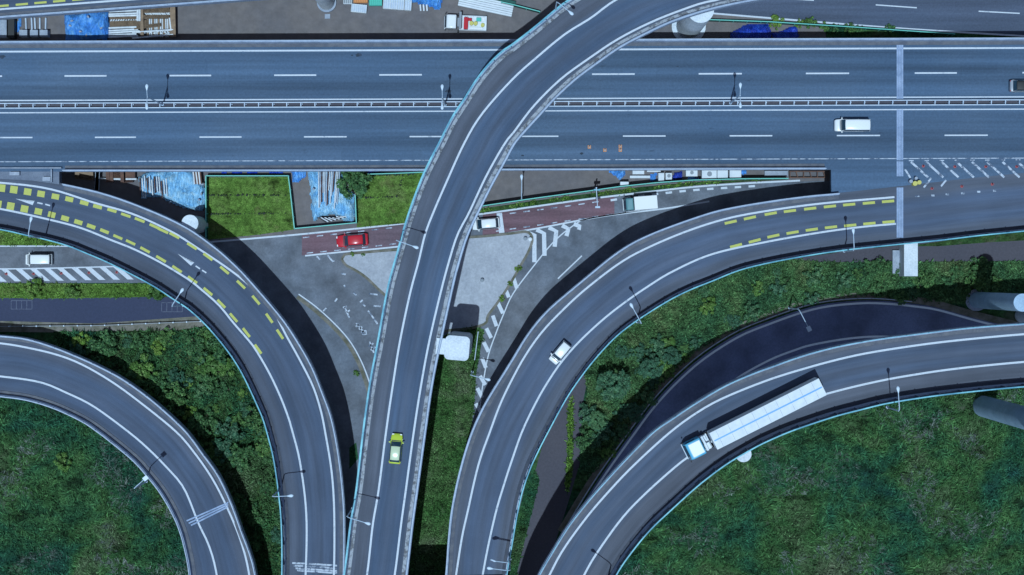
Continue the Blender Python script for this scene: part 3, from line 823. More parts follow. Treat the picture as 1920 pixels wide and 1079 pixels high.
# free-standing piers
def rounded(w, h, r, n=6):
    out = []
    for cx, cy, a0 in ((w / 2 - r, h / 2 - r, 0), (-w / 2 + r, h / 2 - r, 90), (-w / 2 + r, -h / 2 + r, 180), (w / 2 - r, -h / 2 + r, 270)):
        for k in range(n + 1):
            a = math.radians(a0 + 90 * k / n)
            out.append((cx + r * math.cos(a), cy + r * math.sin(a)))
    return out
tp = P(857, 653, 15.4)
rt = empty('bridge_pier', (tp.x, tp.y, 0), math.radians(-5), 'tall square white concrete pier with rounded corners beside the central ramp', 'pier')
MB().prism(rounded(3.4, 3.35, .65), -.1, 15.4).build('column', M['concw'], rt, bevel=.06)
MB().box((-2.25, .05, 14.9), (1.3, 2.2, .8)).build('bearing_bracket', M['concw'], rt, bevel=.04)
bp = P(613, 6, 0)
rt = empty('round_pier', (bp.x, bp.y, 0), 0, 'round pale pier rising from the dirt yard at the top edge', 'pier')
MB().tube([(0, 0, 0), (0, 0, 11)], 1.15, 36).build('column', M['concw'], rt)
MB().tube([(0, 0, -.1), (0, 0, .5)], 1.42, 36).build('footing', M['conc'], rt)
bp = P(1843, 762, 0)
rt = empty('round_pier', (bp.x, bp.y, 0), 0, 'thick round pier leaning out of the lower right grass field at the right edge', 'pier')
MB().tube([(0, 0, -.1), (0, 0, 25)], 1.55, 40).build('column', M['bluepier'], rt)
MB().tube([(0, 0, 25), (0, 0, 26)], [1.55, 2.4], 40).build('pier_head', M['conc'], rt)
bp = P(1830, 563, 0)
rt = empty('round_pier', (bp.x, bp.y, 0), 0, 'tall round pier at right, its rounded shadow lying on the path below the highway', 'pier')
MB().tube([(0, 0, -.1), (0, 0, 21)], 1.2, 36).build('column', M['bluepier'], rt)
MB().tube([(0, 0, -.1), (0, 0, .4)], 1.6, 36).build('footing', M['conc'], rt)
bp = P(1917, 592, 0)
rt = empty('round_pier', (bp.x, bp.y, 0), 0, 'round pier at the right edge above the truck ramp', 'pier')
MB().tube([(0, 0, -.1), (0, 0, 13)], 1.1, 32).build('column', M['concw'], rt)
bp = P(1692, 494, 0)
rt = empty('bridge_pier', (bp.x, bp.y, 0), 0, 'square pale pier with flat top standing out below the highway joint', 'pier')
MB().box((.45, .9, 1.6), (2.0, 5.6, 3.2)).build('column', M['concw'], rt, bevel=.05)
MB().box((-.2, .2, .25), (2.7, 3.4, .5)).build('footing', M['conc'], rt)

# ------------------------------------------------------------------ median guard rail with posts
gr = empty('median_guard_rail', (0, 0, 7), 0, 'pale steel guard rail pair running along the highway median', 'guard rail')
for yo, nm in ((194.3, 'rail'), (203.3, 'rail')):
    q = edge_world([(-60, yo + .2), (960, yo - 3.4), (2000, yo - 7)], gH, .8, 6)
    mb = MB()
    for a, b in zip(q, q[1:]):
        c = (a + b) / 2
        mb.box((c.x, c.y, .72), ((b - a).length, .14, .3), math.atan2((b - a).y, (b - a).x))
    mb.build(nm, M['steel'], gr)
gp0 = None
i = 0
x = 10.0
while x < 1925:
    p = PG(x, 198.8 - x * .0035, gH, .5)
    if not 880 < x < 1035:
        if gp0 is None:
            mb = MB(); mb.box((0, 0, .38), (.14, .14, .76)); mb.box((0, 0, .66), (.12, .62, .12)); mb.box((.12, .12, .3), (.2, .12, .1))
            gp0 = mb.build('post', M['steel'], gr); q = gp0
        else:
            q = gp0.copy(); COL.objects.link(q); q.parent = gr
        q.location = (p.x, p.y, 0)
    x += 26.4
mb = MB()
q = edge_world([(-60, 199), (960, 195.5), (2000, 191.6)], gH, 0, 6)
mb.strip(q, .5, dz=.022)
mb.build('median_strip', M['roadbrown'], HW)

# ------------------------------------------------------------------ street lamps
def lamp(s, h, zb, Hh, label, square=False, group='street lamps along the ramps', name='street_lamp'):
    a = P(s[0], s[1], zb + Hh); b = P(h[0], h[1], zb + Hh + .35)
    root = empty(name, (a.x, a.y, zb), 0, label, 'street lamp', group)
    d = Vector((b.x - a.x, b.y - a.y, 0)); L = d.length; d.normalize()
    MB().tube([(0, 0, 0), (0, 0, Hh * .5), (0, 0, Hh - .6)], [.12, .10, .075], 10).tube([(0, 0, 0), (0, 0, .4)], .19, 10).build('pole', M['lampm'], root)
    path = [(0, 0, Hh - .65), d * .12 + Vector((0, 0, Hh - .3)), d * .5 + Vector((0, 0, Hh)), d * (L - .35) + Vector((0, 0, Hh + .3))]
    MB().tube(path, [.075, .07, .065, .055], 8).build('arm', M['lampm'], root)
    e = d * L + Vector((0, 0, Hh + .33)); n = Vector((-d.y, d.x, 0))
    mb = MB()
    if square:
        mb.box(e, (.75, .6, .16), math.atan2(d.y, d.x))
        mb.build('lamp_head', M['lampwh'], root, bevel=.04)
    else:
        rings = []
        for t, wd in ((-.55, .05), (-.4, .09), (-.18, .17), (.05, .23), (.2, .21), (.32, .12), (.37, .04)):
            rings.append([e + d * t + n * wd * math.cos(q) + Vector((0, 0, .55 * wd * math.sin(q))) for q in [2 * math.pi * k / 10 for k in range(10)]])
        mb.loft(rings)
        mb.build('lamp_head', M['lampwh'], root, smooth=True)
    return root

def zC(px, py): return PG(px, py, gC).z
lamp((650, 970), (690, 982), zC(660, 958), 8, 'street lamp on the left wall of the central ramp, low down near the bottom')
lamp((743, 451), (780, 464), zC(750, 450), 8, 'street lamp on the central ramp beside the small grass plot')
lamp((1044, 3), (1071, 25), zC(1050, 10), 8, 'street lamp on the central ramp at the top edge of the photo')
lamp((52, 444), (58, 411), PG(85, 447, gL).z, 8, 'street lamp on the left ramp at the yellow blocks, nearest the left edge')
lamp((321, 575), (341, 545), PG(330, 570, gL).z, 8, 'street lamp on the middle of the left ramp beside its cyan wall')
lamp((510, 932), (545, 930), PG(520, 920, gL).z, 8, 'street lamp low on the left ramp above the worn white joint')
lamp((250, 917), (273, 897), PG(280, 900, gLL).z, 8, 'street lamp with a square head on the lower left ramp', True)
lamp((1602, 470), (1600, 433), 7.0, 7, 'street lamp on the right ramp between its yellow dashes and the highway joint')
lamp((1203, 607), (1184, 573), PG(1195, 600, gR).z, 8, 'street lamp on the right ramp above the shrub thicket')
lamp((955, 1056), (923, 1052), PG(953, 1050, gR).z, 7, 'upper one of two street lamps at the foot of the right ramp')
lamp((956, 1071), (918, 1066), PG(953, 1065, gR).z, 9, 'lower one of two street lamps at the foot of the right ramp')
lamp((1687, 772), (1684, 730), 20, 7, 'street lamp on the high truck ramp near its right end')
lamp((1146, 1110), (1111, 1087), 20, 8, 'street lamp on the truck ramp just below the frame, casting its shadow on the lane')
lamp((1498, 580), (1517, 617), 0, 8, 'street lamp with a square head beside the shaded underpass road', True)
lamp((883, 704), (915, 712), 0, 8, 'street lamp in the grass strip below the square white pier')
lamp((978, 372), (978, 332), 0, 4.5, 'thin bare lamp pole in the dirt strip beside the central ramp')
for bx, by, lab in ((306, 197, 'double armed street lamp in the median above the steel pipe yard side, left of three'), (835, 197.3, 'double armed street lamp in the median just left of the central ramp'), (1369, 194.3, 'double armed street lamp in the median right of the central ramp')):
    p = PG(bx, by, gH)
    root = empty('median_lamp', (p.x, p.y, 7), 0, lab, 'street lamp', 'double lamps in the highway median')
    MB().tube([(0, 0, 0), (0, 0, 5), (0, 0, 9.8)], [.13, .1, .07], 10).tube([(0, 0, 0), (0, 0, .5)], .2, 10).build('pole', M['lampm'], root)
    for s in (-1, 1):
        MB().tube([(0, 0, 9.6), (0, s * .25, 9.85), (0, s * .9, 10)], .05, 8).build('arm', M['lampm'], root)
        rings = []
        for t, wd in ((-.5, .05), (-.32, .10), (-.1, .18), (.1, .23), (.25, .19), (.35, .1), (.39, .04)):
            rings.append([Vector((wd * math.cos(q), s * (1.35 + t), 10.03 + .5 * wd * math.sin(q))) for q in [2 * math.pi * k / 10 for k in range(10)]])
        MB().loft(rings).build('lamp_head', M['lampwh'], root, smooth=True)
# sign arm over the red paving
p = P(1114, 357, 0)
root = empty('signal_mast', (p.x, p.y, 0), 0, 'signal mast with a long arm reaching over the red paving', 'signal mast')
MB().tube([(0, 0, 0), (0, 0, 6.2)], [.14, .1], 10).build('pole', M['lampm'], root)
MB().tube([(0, 0, 6.0), (.15, -2.6, 6.2)], .06, 8).build('arm', M['lampwh'], root)
MB().box((.18, -2.75, 6.1), (.7, .28, .3)).build('signal_head', M['lampm'], root, bevel=.03)
MB().box((.1, -.25, 5.2), (.9, .2, .9)).build('sign_panel', M['cyan'], root)


# ------------------------------------------------------------------ fences
def fence(pts, h, label, panel_m, cap_m, name='site_fence', step=2.0, mesh=False):
    w = [P(x, y, h) for x, y in pts]
    q = [w[0]]
    for a, b in zip(w, w[1:]): q += resample([a, b], step)[1:]
    q = [Vector((p.x, p.y, 0)) for p in q]
    root = empty(name, q[0], 0, label, 'fence')
    o0 = q[0]
    mb, cb, pb = MB(), MB(), MB()
    for a, b in zip(q, q[1:]):
        c = (a + b) / 2 - o0; L = (b - a).length; r = math.atan2((b - a).y, (b - a).x)
        mb.box((c.x, c.y, h / 2), (L, .05, h - .1), r)
        cb.box((c.x, c.y, h), (L + .02, .13, .1), r)
    for a in q:
        c = a - o0
        pb.box((c.x, c.y, h / 2), (.14, .14, h + .06))
    mb.build('panel', panel_m, root); cb.build('top_rail', cap_m, root); pb.build('posts', cap_m, root)
    return root
fence([(386, 452), (386, 330), (541, 330), (552, 429), (668, 418), (666, 366)], 1.6, 'green fence around the left grass plot and the tarp yard', M['greend'], M['green'])
fence([(690, 327), (740, 325.5), (800, 323)], 1.6, 'green fence along the top of the right grass plot', M['greend'], M['green'])
fence([(880, 391), (915, 385), (1000, 372.5), (1100, 359), (1160, 350.5), (1230, 343), (1300, 338), (1400, 335.5), (1478, 335)], 2.4, 'long green fence between the storage strip and the red road', M['greend'], M['green'])
fence([(940, 4), (962, 9), (1016, 23)], 1.6, 'green fence beside the stacked white panels at the top', M['greend'], M['green'])
fence([(1325, 37), (1440, 41), (1600, 51), (1730, 60), (1790, 64)], 1.6, 'green fence below the road at upper right', M['greend'], M['green'])
# guard rail along the dark service road
root = empty('roadside_guard_rail', P(-60, 612), 0, 'low guard rail with white posts along the dark service road', 'guard rail')
o0 = P(-60, 612)
q = [Vector((p.x, p.y, 0)) for p in resample([P(-60, 613, .7), P(180, 611, .7), P(380, 603, .7)], 2.0)]
mb = MB()
for a, b in zip(q, q[1:]):
    c = (a + b) / 2 - o0
    mb.box((c.x, c.y, .6), ((b - a).length, .08, .28), math.atan2((b - a).y, (b - a).x))
mb.build('rail', M['grey'], root)
mb = MB()
for a in q: mb.tube([(a.x - o0.x, a.y - o0.y, 0), (a.x - o0.x, a.y - o0.y, .78)], .1, 8)
mb.build('posts', M['lampwh'], root)
o = MB().sheet(pxpoly([(-80, 600), (180, 607), (390, 592), (420, 606), (330, 620), (150, 624), (-80, 622)]), .012).build('roadside_gravel', M['mossy']); o['kind'] = 'structure'

# ------------------------------------------------------------------ grass and vegetation
def grass_area(name, pts, mat, z=.03, amp=.22, cell=.8):
    """bumpy ground cover as a grid clipped to the outline"""
    poly = [P(x, y) for x, y in pts]
    xs = [p.x for p in poly]; ys = [p.y for p in poly]
    P2 = np.array([[p.x, p.y] for p in poly])
    def inside(X, Y):
        c = np.zeros(X.shape, bool)
        n = len(P2); j = n - 1
        for i in range(n):
            xi, yi = P2[i]; xj, yj = P2[j]
            c ^= ((yi > Y) != (yj > Y)) & (X < (xj - xi) * (Y - yi) / (yj - yi + 1e-12) + xi)
            j = i
        return c
    gx = np.arange(min(xs), max(xs) + cell, cell); gy = np.arange(min(ys), max(ys) + cell, cell)
    X, Y = np.meshgrid(gx, gy)
    I = inside(X, Y)
    idx = -np.ones(X.shape, int)
    vs, fs = [], []
    for r in range(X.shape[0] - 1):
        for c in range(X.shape[1] - 1):
            if I[r, c] and I[r, c + 1] and I[r + 1, c] and I[r + 1, c + 1]:
                f = []
                for a, b in ((r, c), (r, c + 1), (r + 1, c + 1), (r + 1, c)):
                    if idx[a, b] < 0:
                        idx[a, b] = len(vs)
                        x, y = X[a, b], Y[a, b]
                        hgt = amp * (noise.noise((x * .5, y * .5, 3.1)) + .6 * noise.noise((x * 1.3, y * 1.3, 1.7)))
                        vs.append((x, y, z + max(-.02, hgt)))
                    f.append(int(idx[a, b]))
                fs.append(f)
    mb = MB(); mb.sheet(poly, z - .012); mb.add(vs, fs)
    o = mb.build(name, mat, smooth=True)
    o['kind'] = 'stuff'
    return inside, (min(xs), max(xs), min(ys), max(ys))

def tufts(name, inside, bb, density, mat, L=(.25, .6), wd=.07, z=.05, seed=1, clump=None, blades=4, flow=None):
    g = np.random.default_rng(seed)
    n = int((bb[1] - bb[0]) * (bb[3] - bb[2]) * density)
    x = g.uniform(bb[0], bb[1], n); y = g.uniform(bb[2], bb[3], n)
    k = inside(x, y)
    if clump is not None:
        nv = np.array([noise.noise((a * clump[0], b * clump[0], 9.3)) for a, b in zip(x, y)])
        k &= nv > clump[1]
    x, y = x[k], y[k]
    n = len(x) * blades
    x = np.repeat(x, blades) + g.normal(0, .1, n); y = np.repeat(y, blades) + g.normal(0, .1, n)
    a = g.uniform(0, 2 * np.pi, n)
    if flow:
        fa = np.array([noise.noise((p * flow, q * flow, 4.2)) for p, q in zip(x[::blades], y[::blades])]) * 7.0
        a = np.repeat(fa, blades) + g.normal(0, .4, n)
    l = g.uniform(L[0], L[1], n); lean = g.uniform(.35, 1.1, n) if not flow else g.uniform(.8, 1.35, n)
    dx, dy, dz = np.cos(a) * np.sin(lean) * l, np.sin(a) * np.sin(lean) * l, np.cos(lean) * l
    nx, ny = -np.sin(a) * wd, np.cos(a) * wd
    V = np.zeros((n, 4, 3), np.float32)
    V[:, 0] = np.stack([x - nx, y - ny, np.full(n, z - .04)], 1); V[:, 1] = np.stack([x + nx, y + ny, np.full(n, z - .04)], 1)
    V[:, 2] = np.stack([x + dx + nx * .35, y + dy + ny * .35, z + dz], 1); V[:, 3] = np.stack([x + dx - nx * .35, y + dy - ny * .35, z + dz], 1)
    o = quads(name, V.reshape(-1, 3), mat)
    o['kind'] = 'stuff'
    return o

def quads(name, V, mat, parent=None):
    n = len(V) // 4
    me = bpy.data.meshes.new(name)
    me.vertices.add(n * 4); me.loops.add(n * 4); me.polygons.add(n)
    me.vertices.foreach_set('co', np.asarray(V, np.float32).ravel())
    me.loops.foreach_set('vertex_index', np.arange(n * 4, dtype=np.int32))
    me.polygons.foreach_set('loop_start', np.arange(0, n * 4, 4, dtype=np.int32))
    me.polygons.foreach_set('loop_total', np.full(n, 4, np.int32))
    me.materials.append(mat)
    me.update(); me.validate()
    o = bpy.data.objects.new(name, me)
    COL.objects.link(o)
    if parent: o.parent = parent
    return o

SE = [(1120, 1160), (1185, 1045), (1255, 966), (1310, 918), (1365, 876), (1450, 832), (1560, 790), (1665, 762), (1815, 740), (2050, 715), (2050, 1180), (1120, 1180)]
ins, bb = grass_area('field_grass', SE, M['grassF'], amp=.55)
tufts('field_blades', ins, bb, 6, M['tuftF'], (.25, .8), .07, .12, 1)
tufts('tall_field_blades', ins, bb, 5.0, M['tuftlong'], (.4, 1.05), .05, .2, 21, (.22, -.1), 5, .35)
tufts('dry_field_blades', ins, bb, 4, M['tuftstraw'], (.4, 1.0), .035, .15, 2, (.16, .2), 4, .3)
SW = [(-120, 738), (0, 738), (50, 744), (105, 760), (160, 788), (215, 828), (255, 862), (305, 918), (335, 975), (352, 1030), (362, 1180), (-120, 1180)]
ins, bb = grass_area('field_grass', SW, M['grassF'], amp=.55)
tufts('field_blades', ins, bb, 6, M['tuftF'], (.25, .8), .07, .12, 3)
tufts('tall_field_blades', ins, bb, 5.0, M['tuftlong'], (.4, 1.05), .05, .2, 22, (.22, -.1), 5, .35)
tufts('dry_field_blades', ins, bb, 4, M['tuftstraw'], (.4, 1.0), .035, .15, 4, (.16, .24), 4, .3)
TRI = [(100, 622), (330, 620), (420, 610), (470, 640), (515, 760), (545, 900), (560, 1180), (430, 1180), (440, 1000), (380, 860), (300, 770), (200, 690), (110, 655)]
insT, bbT = grass_area('thicket_ground', TRI, M['grassV'], amp=.3)
tufts('thicket_undergrowth', insT, bbT, 8, M['tuftF'], (.3, .8), .08, .1, 5)
BSH = [(1085, 660), (1240, 560), (1330, 515), (1440, 480), (1540, 492), (1700, 492), (2000, 490), (2000, 590), (1760, 566), (1700, 562), (1615, 553), (1540, 560), (1440, 590), (1372, 620), (1310, 655), (1255, 705), (1210, 755), (1170, 810), (1120, 880), (1085, 905), (1090, 800), (1102, 730)]
insB, bbB = grass_area('bank_undergrowth', BSH, M['grassB'], amp=.3)
tufts('bank_blades', insB, bbB, 13, M['tuftB'], (.25, .6), .08, .1, 6)
ins, bb = grass_area('plot_grass', [(389, 333), (540, 332), (551, 431), (480, 441), (389, 450)], M['grassP'], amp=.05)
tufts('plot_blades', ins, bb, 7, M['tuftP'], (.08, .2), .05, .03, 7)
ins, bb = grass_area('plot_grass', [(640, 326), (830, 324), (800, 416), (760, 419), (669, 427), (669, 366)], M['grassP'], amp=.05)
tufts('plot_blades', ins, bb, 7, M['tuftP'], (.08, .2), .05, .03, 8)
GST = [(800, 640), (885, 612), (908, 618), (900, 660), (893, 700), (889, 760), (880, 830), (868, 880), (855, 960), (860, 1180), (720, 1180), (770, 930)]
ins, bb = grass_area('strip_grass', GST, M['grassS'], amp=.15)
tufts('strip_blades', ins, bb, 12, M['tuftS'], (.2, .5), .06, .08, 9)
ins, bb = grass_area('verge_grass', [(-120, 532), (0, 532), (310, 533), (330, 556), (240, 558), (100, 560), (-120, 558)], M['grassP'], amp=.1)
tufts('verge_blades', ins, bb, 12, M['tuftP'], (.2, .4), .06, .06, 10)
ins, bb = grass_area('verge_grass', [(-120, 424), (0, 424), (140, 440), (130, 460), (-120, 459)], M['grassP'], amp=.1)
tufts('verge_blades', ins, bb, 12, M['tuftP'], (.2, .4), .06, .06, 11)
ins, bb = grass_area('verge_grass', [(880, 395), (1000, 377), (1100, 364), (1200, 351), (1300, 342), (1400, 338), (1480, 337), (1400, 341), (1300, 348), (1200, 358), (1100, 371), (1000, 385), (880, 402)], M['grassV'], amp=.1, cell=.4)
tufts('verge_blades', ins, bb, 14, M['tuftP'], (.2, .4), .06, .06, 12, (.3, .0))
ins, bb = grass_area('verge_grass', [(1700, 462), (1800, 448), (2000, 428), (2000, 447), (1850, 455), (1760, 462)], M['grassV'], amp=.1, cell=.5)
ins, bb = grass_area('verge_grass', [(930, 1140), (965, 1010), (985, 940), (1003, 885), (1012, 900), (995, 970), (975, 1050), (955, 1140)], M['grassF'], amp=.15, cell=.5)
tufts('verge_blades', ins, bb, 12, M['tuftF'], (.2, .5), .06, .08, 13)
ins, bb = grass_area('verge_grass', [(655, 840), (668, 830), (672, 860), (655, 880)], M['grassF'], amp=.1, cell=.4)
ins, bb = grass_area('verge_grass', [(1060, 905), (1064, 850), (1066, 760), (1074, 740), (1074, 800), (1072, 880), (1064, 930)], M['grassV'], amp=.1, cell=.3)
tufts('verge_blades', ins, bb, 30, M['tuftP'], (.2, .5), .08, .1, 14)
ins, bb = grass_area('verge_grass', [(488, 850), (520, 840), (540, 1180), (495, 1180)], M['grassF'], amp=.15, cell=.5)
# bare furrow lines across the grass plots
mb = MB()
for pts in ([(392, 367), (470, 366), (541, 367)], [(392, 402), (470, 401), (545, 400)], [(668, 372), (700, 371), (745, 369)], [(745, 369), (755, 330)], [(690, 330), (780, 327)]):
    q = resample([P(x, y, .1) for x, y in pts], .35)
    for p in q:
        if rnd.random() < .8:
            r = rnd.uniform(.08, .22)
            mb.sheet([(p.x + r * rnd.uniform(.7, 1.3) * math.cos(a), p.y + rnd.uniform(-.1, .1) + r * .7 * math.sin(a)) for a in (0, 1, 2, 3.1, 4.2, 5.2)], rnd.uniform(.30, .34))
o = mb.build('plot_furrows', M['soil']); o['kind'] = 'stuff'

# shrubs and trees: leaf clusters round a short trunk with limbs
def plant_proto(name, leafmat, R, Ht, nleaf, lsize, seed, lobes=18, flat=.75, dome=None):
    g = np.random.default_rng(seed)
    root = empty(name)
    cs = [(0, 0, Ht * .5, R * .45)]
    for k in range(lobes):
        a = g.uniform(0, 2 * np.pi); d = g.uniform(.1, .95) ** .6 * R
        if dome: cs.append((d * np.cos(a), d * np.sin(a), Ht * (dome + (.95 - dome) * (1 - (d / R) ** 2)), R * g.uniform(.14, .22))); continue
        cs.append((d * np.cos(a), d * np.sin(a), Ht * (.35 + .55 * (1 - (d / R) ** 2) + g.uniform(-.1, .12)), R * g.uniform(.16, .30)))
    cs = np.array(cs)
    wts = cs[:, 3] ** 2; wts /= wts.sum()
    ci = g.choice(len(cs), nleaf, p=wts)
    d = g.normal(size=(nleaf, 3)); d /= np.linalg.norm(d, axis=1)[:, None]
    d[:, 2] = np.abs(d[:, 2]) * .9 + d[:, 2] * .1
    rr = cs[ci, 3] * g.uniform(.65, 1.08, nleaf)
    c = cs[ci, :3] + d * rr[:, None] * np.array([1, 1, flat])
    c[:, 2] = np.maximum(c[:, 2], .1)
    nrm = d + g.normal(0, .55, (nleaf, 3)); nrm[:, 2] += .35
    nrm /= np.linalg.norm(nrm, axis=1)[:, None]
    t = np.cross(nrm, g.normal(size=(nleaf, 3))); t /= np.linalg.norm(t, axis=1)[:, None]
    b = np.cross(nrm, t)
    s = lsize * g.uniform(.55, 1.3, nleaf)[:, None]
    V = np.stack([c - t * s, c - b * s * .55, c + t * s, c + b * s * .55], 1)
    quads('crown', V.reshape(-1, 3), leafmat, root)
    mb = MB().tube([(0, 0, -.1), (0, 0, Ht * .35), (0.03, 0, Ht * .6)], [.13 * R ** .5, .10 * R ** .5, .05], 7)
    for q in cs[1:5]: mb.tube([(0, 0, Ht * .25), (q[0] * .5, q[1] * .5, q[2] * .6), (q[0], q[1], q[2])], [.07, .05, .02], 5)
    mb.build('trunk', M['bark'], root)
    return root
protos = {
 'A': [plant_proto('shrub', M['leafA'], 1.6, 1.8, 900, .17, 11), plant_proto('shrub', M['leafA'], 1.9, 2.3, 1100, .18, 12, 24), plant_proto('shrub', M['leafA'], 1.3, 1.3, 700, .15, 13, 14)],
 'B': [plant_proto('shrub', M['leafB'], 1.7, 1.7, 1000, .17, 14), plant_proto('shrub', M['leafB'], 1.3, 1.3, 800, .14, 15, 15)],
 'C': [plant_proto('shrub', M['leafC'], 1.2, 1.4, 900, .13, 16, 15), plant_proto('shrub', M['leafC'], 1.5, 1.5, 900, .16, 17, 17)],
}
used = set()
def plant(px, py, kind, scale, label, group, cat='shrub', name=None, z=0.0, i=None):
    pr = protos[kind][rnd.randrange(len(protos[kind])) if i is None else i]
    if pr.name not in used:
        used.add(pr.name); o = pr
    else: o = copy_tree(pr)
    if name: o.name = name
    p = P(px, py, 1.0)
    o.location = (p.x, p.y, z)
    o.rotation_euler = (0, 0, rnd.uniform(0, 6.28))
    o.scale = (scale, scale, scale * rnd.uniform(.85, 1.15))
    tag(o, label, cat, group)
    return o
def scatter(ins, box, n, mind, kinds, smin, smax, label, group, excl=None):
    pts, tries = [], 0
    while len(pts) < n and tries < 6000:
        tries += 1
        x, y = rnd.uniform(box[0], box[2]), rnd.uniform(box[1], box[3])
        w = P(x, y)
        if not bool(ins(np.array([w.x]), np.array([w.y]))[0]): continue
        if excl and excl(x, y): continue
        if any((x - a) ** 2 + (y - b) ** 2 < mind ** 2 for a, b in pts): continue
        pts.append((x, y))
        plant(x, y, rnd.choice(kinds), rnd.uniform(smin, smax), label, group)
scatter(insT, (140, 628, 520, 860), 58, 19, 'AABACC', .45, 1.4, 'dense dark green shrub in the thicket between the two left ramps', 'shrubs of the thicket between the left ramps')
scatter(insT, (400, 860, 560, 1079), 12, 24, 'AAB', .8, 1.2, 'dark green shrub on the narrow bank inside the foot of the left ramp', 'shrubs below the left ramp')
insU = insB
treeC = (1148, 712)
scatter(insB, (1090, 515, 1460, 900), 34, 17, 'BBBAC', .45, 1.0, 'teal green shrub on the bank between the right ramp and the underpass road', 'shrubs on the bank beside the underpass', excl=lambda x, y: (x - 1148) ** 2 + (y - 706) ** 2 < 50 ** 2 or y > 905 - (x - 1085) * .2 or (y < 640 and x > 1250 and rnd.random() < .75) or (x < 1235 and y < 650))
scatter(insB, (1460, 492, 1920, 570), 22, 20, 'AAB', .5, .9, 'low dark shrub on the bank below the highway at right', 'shrubs below the highway at right')
for x, y, s, lab in ((1330, 575, 1.1, 'bright yellow green bush on the bank beside the right ramp'), (1245, 690, 1.2, 'pale bright bush at the edge of the underpass road'), (115, 868, 1.1, 'bright bush alone in the lower left field')):
    plant(x, y, 'C', s, lab, None, 'bush')
for x, y, s, lab in ((66, 543, 1.25, 'large green bush on the verge below the hatched road at left'), (135, 546, .95, 'smaller green bush in the middle of the left verge'), (292, 549, .9, 'green bush at the right end of the left verge')):
    plant(x, y, 'C', s, lab, None, 'bush')
big = plant_proto('tree', M['leafB'], 2.3, 5.4, 4200, .14, 31, 70, .6, .72)
p = P(1150, 722, 4.5); big.location = (p.x, p.y, 0); tag(big, 'round dull green tree crown ringed by its own shadow beside the right ramp', 'tree')
for x, y, sc_, lab in ((1190, 775, .62, 'smaller rounded tree crown just below right of the ringed tree'), (1120, 790, .55, 'small rounded tree crown beside the service path below the ringed tree'), (1222, 692, .7, 'rounded tree crown right of the ringed tree by the underpass road'), (1262, 668, .55, 'small rounded tree crown farthest up the underpass edge')):
    o = copy_tree(big)
    p = P(x, y, 3); o.location = (p.x, p.y, 0); o.scale = (sc_, sc_, sc_ * .8); o.rotation_euler = (0, 0, x)
    tag(o, lab, 'tree')
big = plant_proto('tree', M['leafA'], 2.3, 3.8, 2800, .2, 32, 34, .9)
p = P(664, 341, 2.5); big.location = (p.x, p.y, 0); tag(big, 'green leafy tree overhanging the pale blue tarp yard', 'tree')
for i, (x, y) in enumerate(((1456, 40), (1500, 42), (1520, 40), (1546, 49), (1568, 52), (1595, 54), (1612, 55), (1672, 53))):
    plant(x, y, 'C' if i < 3 else 'A', (.75, .6, .8, .5, .5, .45, .45, .5)[i], 'small bushy plant along the green fence below the upper right road', 'plants along the upper right fence')
# mown kerb weeds near the two islands
for x, y, s in ((972, 505, .45), (956, 533, .35), (940, 560, .4), (668, 700, .4), (660, 476, .3), (680, 477, .25)):
    plant(x, y, 'C', s, 'small weed clump growing at the kerb of a traffic island', 'weeds at the island kerbs', 'weed', 'weed_clump', i=0)
for pl in protos.values():
    for pr in pl:
        if pr.name not in used and not pr.get('label'):
            for k in list(pr.children): bpy.data.objects.remove(k)
            bpy.data.objects.remove(pr)

# ------------------------------------------------------------------ vehicles (front towards +x)
def ring_at(x, w, z0, z1, r=.18, n=3):
    """rounded cross-section in the y-z plane"""
    out = []
    for cy, cz, a0 in ((w - r, z1 - r, 0), (-(w - r), z1 - r, 90), (-(w - r), z0 + r * .6, 180), (w - r, z0 + r * .6, 270)):
        for k in range(n + 1):
            a = math.radians(a0 + 90 * k / n)
            rr = r if a0 < 180 else r * .6
            out.append(Vector((x, cy + (r if True else rr) * math.cos(a), cz + rr * math.sin(a))))
    return out

def wheels(root, xs, half, r, wd=.22):
    for x in xs:
        for s in (-1, 1):
            wmb = MB().tube([(x, s * (half - wd), r), (x, s * half, r)], r, 18)
            wo = wmb.build('wheel', M['tyre'], root)
            MB().tube([(x, s * (half - .04), r), (x, s * (half + .012), r)], r * .6, 14).build('rim', M['rim'], wo)

